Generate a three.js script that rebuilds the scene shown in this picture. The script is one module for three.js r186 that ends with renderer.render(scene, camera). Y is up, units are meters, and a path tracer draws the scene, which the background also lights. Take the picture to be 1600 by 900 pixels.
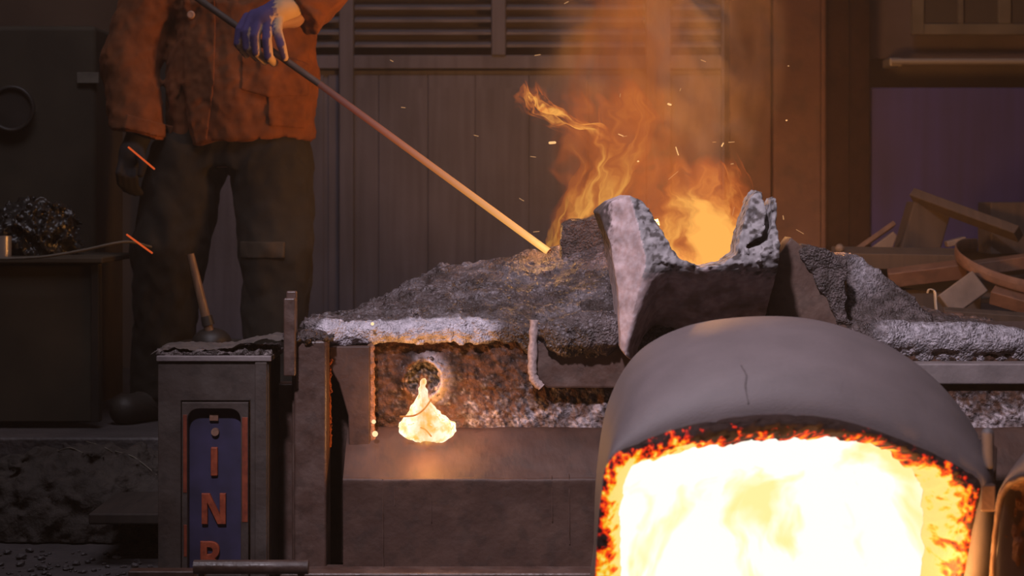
import * as THREE from 'three';
import { mergeGeometries } from 'three/addons/utils/BufferGeometryUtils.js';
import { RoundedBoxGeometry } from 'three/addons/geometries/RoundedBoxGeometry.js';
import { TextGeometry } from 'three/addons/geometries/TextGeometry.js';
import { FontLoader } from 'three/addons/loaders/FontLoader.js';
import { RectAreaLightUniformsLib } from 'three/addons/lights/RectAreaLightUniformsLib.js';
import { createNoise3D } from 'simplex-noise';

// ---------------------------------------------------------------- camera, light, exposure
const scene = new THREE.Scene();
scene.background = new THREE.Color(0x000000);           // a closed hall: no sky is seen
const FOCAL = 3120, EYE = 1.0, HORIZON = 300;           // lens in pixels of the 1600 x 900 frame, eye height, row of the horizon
const camera = new THREE.PerspectiveCamera(2 * Math.atan(450 / FOCAL) * 180 / Math.PI, 16 / 9, 0.1, 60);
camera.position.set(0, EYE, 0);
camera.setViewOffset(1600, 900, 0, 450 - HORIZON, 1600, 900);   // a shifted lens keeps uprights upright
camera.focus = 5.3; camera.userData.fStop = 4;
const renderer = new THREE.WebGLRenderer();
renderer.toneMapping = THREE.LinearToneMapping;
renderer.toneMappingExposure = 1.0;
scene.fog = new THREE.FogExp2(new THREE.Color().setRGB(0.9, 0.66, 0.48), 0.006);   // thin workshop smoke in the air
renderer.shadowMap.enabled = true;
RectAreaLightUniformsLib.init();

const LIGHT = {
  key: { at: [-0.9, 4.6, -0.6], to: [0.42, 0.75, -5.2], color: [0.95, 0.86, 1.0], power: 132, angle: 0.27, soft: 8 },
  fillPanel: { at: [-0.8, 5.9, -3.8], size: [3.0, 2.0], color: [0.93, 0.86, 1.0], power: 4.4 },  // unseen ambient fill, added to lift the dark hall
  fire: { color: [1.0, 0.40, 0.09], power: 6, soft: 5 },
  fireUpper: { color: [1.0, 0.42, 0.1], power: 6.5, soft: 4 },
  ladle: { color: [1.0, 0.62, 0.25], power: 8 },
  blob: { color: [1.0, 0.42, 0.1], power: 0.10, soft: 2 },
  rod: { color: [1.0, 0.45, 0.12], power: 0.06, soft: 1 },
};
function shadowed(l, soft) { l.castShadow = true; if (l.shadow) { l.shadow.radius = soft; l.shadow.mapSize.set(2048, 2048); l.shadow.bias = -0.0005; } scene.add(l); return l; }
{
  const k = LIGHT.key, l = new THREE.SpotLight(new THREE.Color().setRGB(...k.color), k.power, 0, k.angle, 0.75, 2);
  l.name = 'high_bay_spot'; l.position.set(...k.at); l.target.position.set(...k.to); scene.add(l.target); shadowed(l, k.soft);
  const r = LIGHT.fillPanel, a = new THREE.RectAreaLight(new THREE.Color().setRGB(...r.color), r.power, ...r.size);
  a.name = 'added_fill_glow'; a.position.set(r.at[0], r.at[1] - 0.03, r.at[2]); a.lookAt(r.at[0], 0, r.at[2] - 0.01); scene.add(a);
}

// ---------------------------------------------------------------- small tools
function mulberry(a) { return () => { a = (a + 0x6d2b79f5) | 0; let t = Math.imul(a ^ (a >>> 15), 1 | a); t = (t + Math.imul(t ^ (t >>> 7), 61 | t)) ^ t; return ((t ^ (t >>> 14)) >>> 0) / 4294967296; }; }
const n3 = createNoise3D(mulberry(7));
const { clamp, lerp, smoothstep } = THREE.MathUtils;
const sstep = (a, b, x) => (a < b ? smoothstep(x, a, b) : 1 - smoothstep(x, b, a));
function fbm(x, y, z, o = 4) { let s = 0, a = 0.5, f = 1; for (let i = 0; i < o; i++) { s += a * n3(x * f, y * f, z * f); a *= 0.5; f *= 2.03; } return s; }
const hash3 = (i, j, k) => { let h = Math.imul(i, 374761393) ^ Math.imul(j, 668265263) ^ Math.imul(k, 2147483647 - 1013904223); h = Math.imul(h ^ (h >>> 13), 1274126177); return ((h ^ (h >>> 16)) >>> 0) / 4294967296; };
function cells(x, y, z) {                                // distance to the nearest of scattered points: stones and clinker
  const i = Math.floor(x), j = Math.floor(y), k = Math.floor(z); let m = 9;
  for (let a = -1; a < 2; a++) for (let b = -1; b < 2; b++) for (let c = -1; c < 2; c++) {
    const u = i + a, v = j + b, w = k + c, dx = u + hash3(u, v, w) - x, dy = v + hash3(v + 91, w, u) - y, dz = w + hash3(w, u + 37, v) - z;
    m = Math.min(m, dx * dx + dy * dy + dz * dz);
  }
  return Math.sqrt(m);
}
const P = (px, py, d) => new THREE.Vector3((px - 800) * d / FOCAL, EYE - (py - HORIZON) * d / FOCAL, -d);   // the point at distance d on the sight line through a pixel
const PX = (px, d) => (px - 800) * d / FOCAL, PY = (py, d) => EYE - (py - HORIZON) * d / FOCAL;
const V = (x, y, z) => new THREE.Vector3(x, y, z);
const smin = (a, b, k) => { const h = Math.max(k - Math.abs(a - b), 0) / k; return Math.min(a, b) - h * h * k * 0.25; };
function cap(p, a, b, ra, rb) {                          // tapered capsule
  const bx = b.x - a.x, by = b.y - a.y, bz = b.z - a.z, px = p.x - a.x, py = p.y - a.y, pz = p.z - a.z;
  const t = clamp((px * bx + py * by + pz * bz) / (bx * bx + by * by + bz * bz), 0, 1);
  return Math.hypot(px - bx * t, py - by * t, pz - bz * t) - (ra + (rb - ra) * t);
}
function ell(p, c, rx, ry, rz) { const x = (p.x - c.x) / rx, y = (p.y - c.y) / ry, z = (p.z - c.z) / rz; return (Math.hypot(x, y, z) - 1) * Math.min(rx, ry, rz); }
function poly(pts) {                                     // signed distance to a polygon
  return (x, y) => {
    let d = 1e9, s = 1;
    for (let i = 0, j = pts.length - 1; i < pts.length; j = i++) {
      const [ax, ay] = pts[i], [bx, by] = pts[j], ex = bx - ax, ey = by - ay, wx = x - ax, wy = y - ay;
      const t = clamp((wx * ex + wy * ey) / (ex * ex + ey * ey), 0, 1), qx = wx - ex * t, qy = wy - ey * t;
      d = Math.min(d, qx * qx + qy * qy);
      const c1 = y >= ay, c2 = y < by, c3 = ex * wy > ey * wx;
      if ((c1 && c2 && c3) || (!c1 && !c2 && !c3)) s = -s;
    }
    return s * Math.sqrt(d);
  };
}
const flat = (pts, d) => pts.map(([x, y]) => [PX(x, d), PY(y, d)]);
function boxUV(g, col) {                                 // uv in metres from the side each triangle faces
  g = g.index ? g.toNonIndexed() : g;
  const p = g.attributes.position, n = p.count, uv = new Float32Array(n * 2), a = V(), b = V(), c = V();
  for (let i = 0; i < n; i += 3) {
    a.fromBufferAttribute(p, i); b.fromBufferAttribute(p, i + 1).sub(a); c.fromBufferAttribute(p, i + 2).sub(a); b.cross(c);
    const x = Math.abs(b.x), y = Math.abs(b.y), z = Math.abs(b.z);
    for (let k = i; k < i + 3; k++) {
      const X = p.getX(k), Y = p.getY(k), Z = p.getZ(k);
      if (z * 1.8 >= x && z * 1.8 >= y) { uv[k * 2] = X; uv[k * 2 + 1] = Y; } else if (x >= y) { uv[k * 2] = Z; uv[k * 2 + 1] = Y; } else { uv[k * 2] = X; uv[k * 2 + 1] = Z; }
    }
  }
  g.setAttribute('uv', new THREE.BufferAttribute(uv, 2));
  if (col) tintGeo(g, col);
  return g;
}
function tintGeo(g, col) {
  const p = g.attributes.position, nn = g.attributes.normal, out = new Float32Array(p.count * 3), a = V(), b = V();
  for (let i = 0; i < p.count; i++) { a.fromBufferAttribute(p, i); b.fromBufferAttribute(nn, i); const c = col(a, b); out[i * 3] = c[0]; out[i * 3 + 1] = c[1]; out[i * 3 + 2] = c[2]; }
  g.setAttribute('color', new THREE.BufferAttribute(out, 3));
}
function surf(f, lo, hi, h, col) {                       // the surface f = 0 as a mesh (surface nets)
  const nx = Math.ceil((hi[0] - lo[0]) / h) + 1, ny = Math.ceil((hi[1] - lo[1]) / h) + 1, nz = Math.ceil((hi[2] - lo[2]) / h) + 1;
  const D = new Float32Array(nx * ny * nz), p = V(), at = (i, j, k) => i + nx * (j + ny * k), B = 5;
  for (let K = 0; K < nz; K += B) for (let J = 0; J < ny; J += B) for (let I = 0; I < nx; I += B) {
    const i1 = Math.min(nx, I + B), j1 = Math.min(ny, J + B), k1 = Math.min(nz, K + B);
    const c = f(p.set(lo[0] + (I + B / 2) * h, lo[1] + (J + B / 2) * h, lo[2] + (K + B / 2) * h)), far = Math.abs(c) > B * h * 1.7 + 0.012;
    for (let k = K; k < k1; k++) for (let j = J; j < j1; j++) for (let i = I; i < i1; i++)
      D[at(i, j, k)] = far ? c : f(p.set(lo[0] + i * h, lo[1] + j * h, lo[2] + k * h));
  }
  const id = new Int32Array(nx * ny * nz).fill(-1), pos = [], ix = [];
  for (let k = 0; k < nz - 1; k++) for (let j = 0; j < ny - 1; j++) for (let i = 0; i < nx - 1; i++) {
    const o = at(i, j, k); let m = 0;
    for (let c = 0; c < 8; c++) if (D[o + (c & 1) + nx * ((c >> 1) & 1) + nx * ny * (c >> 2)] < 0) m |= 1 << c;
    if (m === 0 || m === 255) continue;
    let X = 0, Y = 0, Z = 0, n = 0;
    for (let c = 0; c < 8; c++) for (let e = 1; e < 8; e <<= 1) if (!(c & e)) {
      const c2 = c | e, s = (m >> c) & 1, s2 = (m >> c2) & 1; if (s === s2) continue;
      const va = D[o + (c & 1) + nx * ((c >> 1) & 1) + nx * ny * (c >> 2)], vb = D[o + (c2 & 1) + nx * ((c2 >> 1) & 1) + nx * ny * (c2 >> 2)], t = va / (va - vb);
      X += (c & 1) + (e === 1 ? t : 0); Y += ((c >> 1) & 1) + (e === 2 ? t : 0); Z += (c >> 2) + (e === 4 ? t : 0); n++;
    }
    id[o] = pos.length / 3; pos.push(lo[0] + (i + X / n) * h, lo[1] + (j + Y / n) * h, lo[2] + (k + Z / n) * h);
  }
  const S = [1, nx, nx * ny];
  for (let k = 1; k < nz - 1; k++) for (let j = 1; j < ny - 1; j++) for (let i = 1; i < nx - 1; i++) {
    const o = at(i, j, k), s = D[o] < 0;
    for (let a = 0; a < 3; a++) {
      if (s === D[o + S[a]] < 0) continue;
      const u = S[(a + 1) % 3], v = S[(a + 2) % 3], q = [id[o - u - v], id[o - v], id[o], id[o - u]];
      if (Math.min(...q) < 0) continue;
      if (s) ix.push(q[0], q[1], q[2], q[0], q[2], q[3]); else ix.push(q[0], q[2], q[1], q[0], q[3], q[2]);
    }
  }
  const g = new THREE.BufferGeometry();
  g.setAttribute('position', new THREE.Float32BufferAttribute(pos, 3)); g.setIndex(ix); g.computeVertexNormals();
  return boxUV(g, col);
}
function grid(nu, nv, fn, su = 1, sv = 1, closed = false) {     // a sheet of nu x nv cells
  const pos = [], uv = [], ix = [], w = nu + 1;
  for (let j = 0; j <= nv; j++) for (let i = 0; i <= nu; i++) { const q = fn(closed && i === nu ? 0 : i / nu, j / nv); pos.push(...q); uv.push(i / nu * su, j / nv * sv); }
  for (let j = 0; j < nv; j++) for (let i = 0; i < nu; i++) { const a = i + w * j; ix.push(a, a + 1, a + w, a + 1, a + w + 1, a + w); }
  const g = new THREE.BufferGeometry();
  g.setAttribute('position', new THREE.Float32BufferAttribute(pos, 3)); g.setAttribute('uv', new THREE.Float32BufferAttribute(uv, 2)); g.setIndex(ix); g.computeVertexNormals();
  return g;
}
const rbox = (w, h, d, x = 0, y = 0, z = 0, r = 0.004) => boxUV(new RoundedBoxGeometry(w, h, d, 2, Math.min(r, w / 2.1, h / 2.1, d / 2.1)).translate(x, y, z));
function slabPx(x0, y0, x1, y1, d, deep, r) { return rbox(PX(x1, d) - PX(x0, d), PY(y0, d) - PY(y1, d), deep, (PX(x0, d) + PX(x1, d)) / 2, (PY(y0, d) + PY(y1, d)) / 2, -d - deep / 2, r); }   // a box whose front face fills a pixel rectangle at distance d
function plate(pts, d, deep, bevel = 0.003) {            // an outlined plate of thickness deep behind distance d
  const s = new THREE.Shape(flat(pts, d).map(([x, y]) => new THREE.Vector2(x, y)));
  return boxUV(new THREE.ExtrudeGeometry(s, { depth: deep, bevelEnabled: bevel > 0, bevelThickness: bevel, bevelSize: bevel, bevelOffset: -bevel, bevelSegments: 2, curveSegments: 24 }).translate(0, 0, -d - deep));
}
function tube(points, r, seg = 40, rad = 10) { return new THREE.TubeGeometry(new THREE.CatmullRomCurve3(points), seg, r, rad); }
function bar(a, b, w, h, twist = 0, r = 0.003) {         // a squared bar from a to b: w across, h deep
  const L = a.distanceTo(b), g = rbox(w, L, h, 0, 0, 0, r), q = new THREE.Quaternion().setFromUnitVectors(V(0, 1, 0), b.clone().sub(a).normalize());
  return g.rotateY(twist).applyQuaternion(q).translate((a.x + b.x) / 2, (a.y + b.y) / 2, (a.z + b.z) / 2);
}
// names, labels, groups
const taken = new Map();
function numbered(n) { const k = taken.get(n) ?? 0; taken.set(n, k + 1); return k ? n + '_' + String(k).padStart(3, '0') : n; }
function mesh(name, geo, m, parent, top = false) {
  const o = new THREE.Mesh(Array.isArray(geo) ? mergeGeometries(geo.map((g) => (g.index ? g.toNonIndexed() : g))) : geo, m);
  o.name = numbered(name); o.castShadow = o.receiveShadow = true; (parent ?? scene).add(o); return o;
}
function tag(o, label, category, group) { Object.assign(o.userData, { label, category }); if (group) o.userData.group = group; return o; }
function base(name, label, category, group) { const o = new THREE.Group(); o.name = numbered(name); scene.add(o); return tag(o, label, category, group); }
function rebase(o, at) { o.position.copy(at); o.children.forEach((c) => c.position.sub(at)); return o; }   // sets a thing's origin at its base
const structure = (o) => { o.userData.kind = 'structure'; return o; };

// ---------------------------------------------------------------- textures and materials
function pnoise(seed) {                                  // gradient noise that repeats every n cells
  const r = mulberry(seed), G = Float32Array.from({ length: 131072 }, () => r() * Math.PI * 2), gr = (i, j) => G[(i * 8191 + j * 131 + 7) & 131071];
  return (x, y, n) => {
    const i = Math.floor(x), j = Math.floor(y), a = x - i, b = y - j, w = (k) => ((k % n) + n) % n;
    const d = (di, dj) => { const t = gr(w(i + di), w(j + dj)); return Math.cos(t) * (a - di) + Math.sin(t) * (b - dj); };
    const s = a * a * a * (a * (a * 6 - 15) + 10), t = b * b * b * (b * (b * 6 - 15) + 10);
    return lerp(lerp(d(0, 0), d(1, 0), s), lerp(d(0, 1), d(1, 1), s), t) * 1.5;
  };
}
const pn = pnoise(3);
function pf(u, v, n, o) { let s = 0, a = 0.5; for (let i = 0; i < o; i++) { s += a * pn(u * n + i * 17, v * n + i * 29, n); a *= 0.5; n *= 2; } return s; }
function texture(w, h, fn, srgb = false) {
  const d = new Uint8Array(w * h * 4);
  for (let y = 0; y < h; y++) for (let x = 0; x < w; x++) { const c = fn((x + 0.5) / w, (y + 0.5) / h); for (let k = 0; k < 4; k++) d[(y * w + x) * 4 + k] = clamp((k < c.length ? c[k] : 1) * 255, 0, 255); }
  const t = new THREE.DataTexture(d, w, h); t.wrapS = t.wrapT = THREE.RepeatWrapping; t.magFilter = THREE.LinearFilter; t.minFilter = THREE.LinearMipmapLinearFilter; t.generateMipmaps = true;
  if (srgb) t.colorSpace = THREE.SRGBColorSpace;
  t.needsUpdate = true; return t;
}
const g3 = (v) => [v, v, v];
const T = {
  mottle: texture(512, 512, (u, v) => g3(0.72 + 0.45 * pf(u, v, 5, 6))),
  soft: texture(512, 512, (u, v) => g3(0.88 + 0.16 * pf(u, v, 7, 6) + 0.05 * pf(u, v, 60, 2))),
  grain: texture(512, 512, (u, v) => g3(0.5 + 0.5 * pf(u, v, 24, 4))),
  rust: texture(512, 512, (u, v) => { const a = pf(u, v, 6, 6), b = pf(u + 0.37, v + 0.11, 14, 4), s = clamp(a * 2.2 + 0.35, 0, 1), k = 1 - 0.25 * clamp((b - 0.05) * 4, 0, 1); return [(0.7 + 0.3 * s) * k, (0.6 + 0.4 * s) * k, (0.55 + 0.45 * s) * k]; }),
  streak: texture(512, 512, (u, v) => { const a = pf(u, v, 4, 5), b = pn(u * 40, v * 3, 40) * 0.5 + pn(u * 80 + 5, v * 5, 80) * 0.35; return g3(0.68 + 0.3 * a + 0.22 * b); }),
  cloth: texture(512, 512, (u, v) => g3(0.5 + 0.28 * pf(u, v, 60, 2) + 0.12 * (Math.sin(u * 512 * Math.PI / 2) + Math.sin(v * 512 * Math.PI / 2)))),
  wood: texture(512, 512, (u, v) => { const r = pn(u * 24, v * 2, 24) + 0.5 * pn(u * 64, v * 4, 64); return g3(0.75 + 0.25 * r + 0.15 * pf(u, v, 5, 3)); }),
};
function rep(t, k) { const c = t.clone(); c.repeat.set(k, k); c.needsUpdate = true; return c; }
function mat(rgb, rough, o = {}) {
  const m = new THREE.MeshPhysicalMaterial({ roughness: rough, metalness: o.metal ?? 0, side: THREE.DoubleSide });
  m.color.setRGB(...rgb);
  if (o.map) m.map = rep(T[o.map], o.mapSize ?? 2);
  if (o.bump) { m.bumpMap = rep(T[o.bump], o.bumpSize ?? 4); m.bumpScale = o.deep ?? 0.002; }
  if (o.vary) m.roughnessMap = rep(T.mottle, o.vary);
  if (o.vc) m.vertexColors = true;
  if (o.coat) { m.clearcoat = o.coat; m.clearcoatRoughness = o.coatRough ?? 0.3; }
  if (o.spec !== undefined) m.specularIntensity = o.spec;
  return m;
}
const M = {
  wall: mat([0.15, 0.15, 0.205], 0.75, { map: 'streak', mapSize: 0.7, bump: 'grain', bumpSize: 2, deep: 0.001 }),
  louver: mat([0.17, 0.16, 0.19], 0.7, { map: 'mottle', mapSize: 1 }),
  darkVoid: mat([0.035, 0.025, 0.018], 0.9, { map: 'mottle' }),
  column: mat([0.085, 0.032, 0.014], 0.7, { map: 'rust', mapSize: 0.8, bump: 'grain', bumpSize: 2, deep: 0.0015 }),
  columnDark: mat([0.05, 0.025, 0.016], 0.75, { map: 'rust', mapSize: 0.9 }),
  blue: mat([0.04, 0.042, 0.24], 0.75, { map: 'streak', mapSize: 0.5 }),
  upper: mat([0.09, 0.07, 0.085], 0.8, { map: 'mottle', mapSize: 0.6 }),
  sash: mat([0.13, 0.115, 0.09], 0.8, { map: 'mottle', mapSize: 1 }),
  floor: mat([0.10, 0.085, 0.085], 0.6, { map: 'mottle', mapSize: 0.8, bump: 'grain', bumpSize: 1.5, deep: 0.006 }),
  rubble: mat([0.055, 0.042, 0.034], 0.85, { map: 'mottle', mapSize: 3, bump: 'grain', bumpSize: 4, deep: 0.004 }),
  room: mat([0.10, 0.08, 0.07], 0.9, { map: 'mottle', mapSize: 0.4 }),
  slag: mat([1, 1, 1], 0.62, { vc: true, map: 'mottle', mapSize: 9, bump: 'grain', bumpSize: 7, deep: 0.012, vary: 9 }),
  crust: mat([1, 1, 1], 0.9, { vc: true, map: 'mottle', mapSize: 12, bump: 'grain', bumpSize: 9, deep: 0.003, spec: 0.3 }),
  spout: mat([1, 1, 1], 0.85, { vc: true, map: 'mottle', mapSize: 6, bump: 'grain', bumpSize: 5, deep: 0.0006 }),
  iron: mat([0.10, 0.060, 0.049], 0.6, { map: 'rust', mapSize: 2.2, bump: 'grain', bumpSize: 3, deep: 0.0012, vary: 2 }),
  ironDark: mat([0.10, 0.055, 0.04], 0.7, { map: 'rust', mapSize: 2, bump: 'grain', bumpSize: 3, deep: 0.0012 }),
  ironRed: mat([0.062, 0.028, 0.018], 0.65, { map: 'rust', mapSize: 1.6, bump: 'grain', bumpSize: 2.5, deep: 0.0012 }),
  steelGrey: mat([0.22, 0.175, 0.17], 0.55, { map: 'mottle', mapSize: 2, bump: 'grain', bumpSize: 4, deep: 0.0008 }),
  ladle: mat([0.15, 0.115, 0.115], 0.62, { map: 'soft', mapSize: 1.6, bump: 'grain', bumpSize: 6, deep: 0.0006 }),
  pedestal: mat([0.06, 0.043, 0.036], 0.7, { map: 'rust', mapSize: 1.6, bump: 'grain', bumpSize: 3, deep: 0.001 }),
  plaque: mat([0.038, 0.030, 0.085], 0.65, { map: 'mottle', mapSize: 3 }),
  redPaint: mat([0.25, 0.045, 0.015], 0.6, { map: 'rust', mapSize: 4 }),
  letter: mat([0.34, 0.062, 0.02], 0.6, { map: 'rust', mapSize: 6 }),
  letterPale: mat([0.28, 0.15, 0.10], 0.6, { map: 'rust', mapSize: 6 }),
  jacket: mat([0.27, 0.080, 0.021], 0.9, { map: 'mottle', mapSize: 3, bump: 'cloth', bumpSize: 4, deep: 0.0012 }),
  lining: mat([0.04, 0.035, 0.028], 0.95, { bump: 'cloth', bumpSize: 4, deep: 0.001 }),
  trousers: mat([0.026, 0.020, 0.013], 0.92, { map: 'mottle', mapSize: 3, bump: 'cloth', bumpSize: 4, deep: 0.0012 }),
  patch: mat([0.05, 0.034, 0.02], 0.9, { bump: 'cloth', bumpSize: 4, deep: 0.001 }),
  glove: mat([1, 1, 1], 0.8, { vc: true, bump: 'cloth', bumpSize: 6, deep: 0.0008 }),
  gloveDark: mat([0.018, 0.015, 0.016], 0.85, { bump: 'cloth', bumpSize: 6, deep: 0.0008 }),
  skin: mat([1, 1, 1], 0.6, { vc: true }),
  boot: mat([0.03, 0.022, 0.017], 0.6, { bump: 'grain', bumpSize: 5, deep: 0.0008 }),
  button: mat([0.5, 0.3, 0.22], 0.45),
  scrapDark: mat([0.036, 0.023, 0.017], 0.8, { map: 'wood', mapSize: 2, bump: 'wood', bumpSize: 2, deep: 0.001 }),
  scrapWood: mat([0.10, 0.055, 0.035], 0.8, { map: 'wood', mapSize: 2, bump: 'wood', bumpSize: 2, deep: 0.001 }),
  scrapGrey: mat([0.11, 0.084, 0.072], 0.75, { map: 'mottle', mapSize: 3, bump: 'grain', bumpSize: 4, deep: 0.001 }),
  scrapRed: mat([0.085, 0.04, 0.023], 0.75, { map: 'rust', mapSize: 2, bump: 'grain', bumpSize: 4, deep: 0.001 }),
  blackSteel: mat([0.04, 0.032, 0.026], 0.5, { map: 'mottle', mapSize: 2 }),
  darkPaint: mat([0.06, 0.046, 0.028], 0.8, { map: 'mottle', mapSize: 1 }),
  paleTag: mat([0.20, 0.17, 0.13], 0.7, { map: 'mottle', mapSize: 3 }),
  lining2: mat([0.34, 0.17, 0.09], 0.85, { map: 'rust', mapSize: 2, bump: 'grain', bumpSize: 3, deep: 0.003 }),
  handle: mat([0.30, 0.17, 0.10], 0.45, { map: 'wood', mapSize: 3 }),
  bright: mat([0.42, 0.40, 0.39], 0.3, { metal: 0.5 }),
  foil: mat([0.022, 0.02, 0.018], 0.33),
};
// ---------------------------------------------------------------- the hall
structure(mesh('floor', rbox(10, 0.2, 12, 0, -0.1, -2.8, 0.01), M.floor));
structure(mesh('ceiling', rbox(10.4, 0.2, 12.4, 0, 6.1, -2.8, 0.01), M.room));
structure(mesh('wall_left', rbox(0.2, 6, 12, -5.1, 3, -2.8, 0.01), M.room));
structure(mesh('wall_right', rbox(0.2, 6, 12, 5.1, 3, -2.8, 0.01), M.room));
structure(mesh('wall_front', rbox(10.4, 6, 0.2, 0, 3, 3.3, 0.01), M.room));
{
  const D = 8.2, w = new THREE.Group(); w.name = 'wall_back'; structure(w); scene.add(w);
  mesh('wall_sheet', rbox(10.4, 6, 0.2, 0, 3, -8.6, 0.01), M.room, w);
  // framed steel front: posts, rail, sheets below, louvres above
  for (const [a, b, y0, y1] of [[530, 552, -420, 700], [768, 790, -420, 86], [1010, 1048, -420, 700], [1128, 1142, -420, 700], [268, 290, -420, 700]]) mesh('frame_post', slabPx(a, y0, b, y1, D, 0.06, 0.004), M.wall, w);
  for (const [a, b] of [[290, 530], [552, 1010], [1048, 1128]]) mesh('frame_rail', slabPx(a, 86, b, 107, D + 0.012, 0.05, 0.004), M.wall, w);
  for (const [a, b] of [[290, 505], [513, 529], [553, 591], [592.2, 668], [669.2, 742], [743.2, 826], [827.2, 918], [919.2, 1009], [1049, 1127]]) mesh('sheet_panel', slabPx(a, 117, b, 700, D + 0.04, 0.02, 0.002), M.wall, w);
  for (const [a, b] of [[290, 530], [552, 1010], [1048, 1128]]) mesh('sheet_backing', slabPx(a, 110, b, 700, D + 0.049, 0.02, 0.002), M.wall, w);

  for (const [a, b] of [[292, 529], [553, 767], [791, 1009], [1049, 1127]]) for (let k = 0; k < 9; k++) {
    const y = 66 - k * 19.6, x0 = PX(a, D), x1 = PX(b, D), s = rbox(x1 - x0, 0.006, 0.05, 0, 0, 0, 0.002).rotateX(0.5).translate((x0 + x1) / 2, PY(y, D), -D - 0.045);
    mesh('louver_slat', s, M.louver, w);
    mesh('louver_lip', rbox(x1 - x0, 0.013, 0.004, (x0 + x1) / 2, PY(y + 2, D) - 0.008, -D - 0.02, 0.0015), M.louver, w);
  }
  // right-hand end: dark upper boarding with a rail below it
  mesh('upper_boarding', rbox(3.2, 3.5, 0.06, PX(1358, 8.3) + 1.6, PY(92, 8.3) + 1.75, -8.33, 0.004), M.upper, w);
}
{
  const w = structure(new THREE.Group()); w.name = 'window_1'; scene.add(w); const D = 8.22;
  for (const [a, b, y0, y1] of [[1425, 1444, -140, 54], [1444, 1640, 37, 54], [1498, 1506, -140, 37], [1560, 1580, -140, 37]]) mesh('window_sash', slabPx(a, y0, b, y1, D, 0.035, 0.004), M.sash, w);
  for (const [a, b] of [[1444, 1498], [1506, 1560], [1580, 1640]]) mesh('window_pane', slabPx(a, -140, b, 37, D + 0.02, 0.006, 0.001), mat([0.05, 0.045, 0.04], 0.2), w);
}
{
  const c = structure(new THREE.Group()); c.name = 'pillar_steel'; scene.add(c); const D = 7.7;
  const top = PY(-1300, D);
  const col = (n, a, b, d, deep, m) => { const x0 = PX(a, d), x1 = PX(b, d); mesh(n, rbox(x1 - x0, top, deep, (x0 + x1) / 2, top / 2, -d - deep / 2, 0.006), m, c); };
  col('pillar_flange', 1140, 1205, D + 0.02, 0.2, M.column);
  col('pillar_flange', 1208, 1283, D, 0.2, M.column);
  col('pillar_web', 1283, 1291, D - 0.03, 0.1, M.column);
  // its right side turns away from the fire
  for (const [a, da, b, db] of [[1291, 7.72, 1326, 7.9], [1327, 7.93, 1358, 8.1]]) { const q = new THREE.Shape([V(PX(a, da), da), V(PX(b, db), db), V(PX(b, db) - 0.12, db + 0.02), V(PX(a, da) - 0.06, da + 0.06)].map((v) => new THREE.Vector2(v.x, v.y))); mesh('pillar_side', boxUV(new THREE.ExtrudeGeometry(q, { depth: top, bevelEnabled: false }).rotateX(-Math.PI / 2)), M.column, c); }
}
tag(mesh('wall_pipe', (() => { const a = P(1392, 96, 8.1), b = P(1660, 96, 8.1); return mergeGeometries([tube([a, V((a.x + b.x) / 2, a.y, a.z), b], 0.013, 8, 10).toNonIndexed(), rbox(0.05, 0.035, 0.16, a.x + 0.02, a.y - 0.002, a.z - 0.08, 0.006)]); })(), M.bright), 'thin bright metal pipe running along the wall above the blue panel', 'pipe');
{
  const D = 8.15, b = base('blue_panel', 'large flat blue purple panel on the wall behind the scrap heap', 'panel');
  mesh('board', slabPx(1361, 137, 1700, 392, D, 0.04, 0.006), M.blue, b);
  mesh('leg', slabPx(1364, 392, 1376, 658, D, 0.03, 0.003), M.scrapDark, b); mesh('leg', slabPx(1650, 392, 1662, 658, D, 0.03, 0.003), M.scrapDark, b);
}
// the raised platform behind the furnace
structure(mesh('floor_platform', rbox(7, 0.25, 2.4, -1.2, 0.125, -7.3, 0.01), M.floor));
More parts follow.
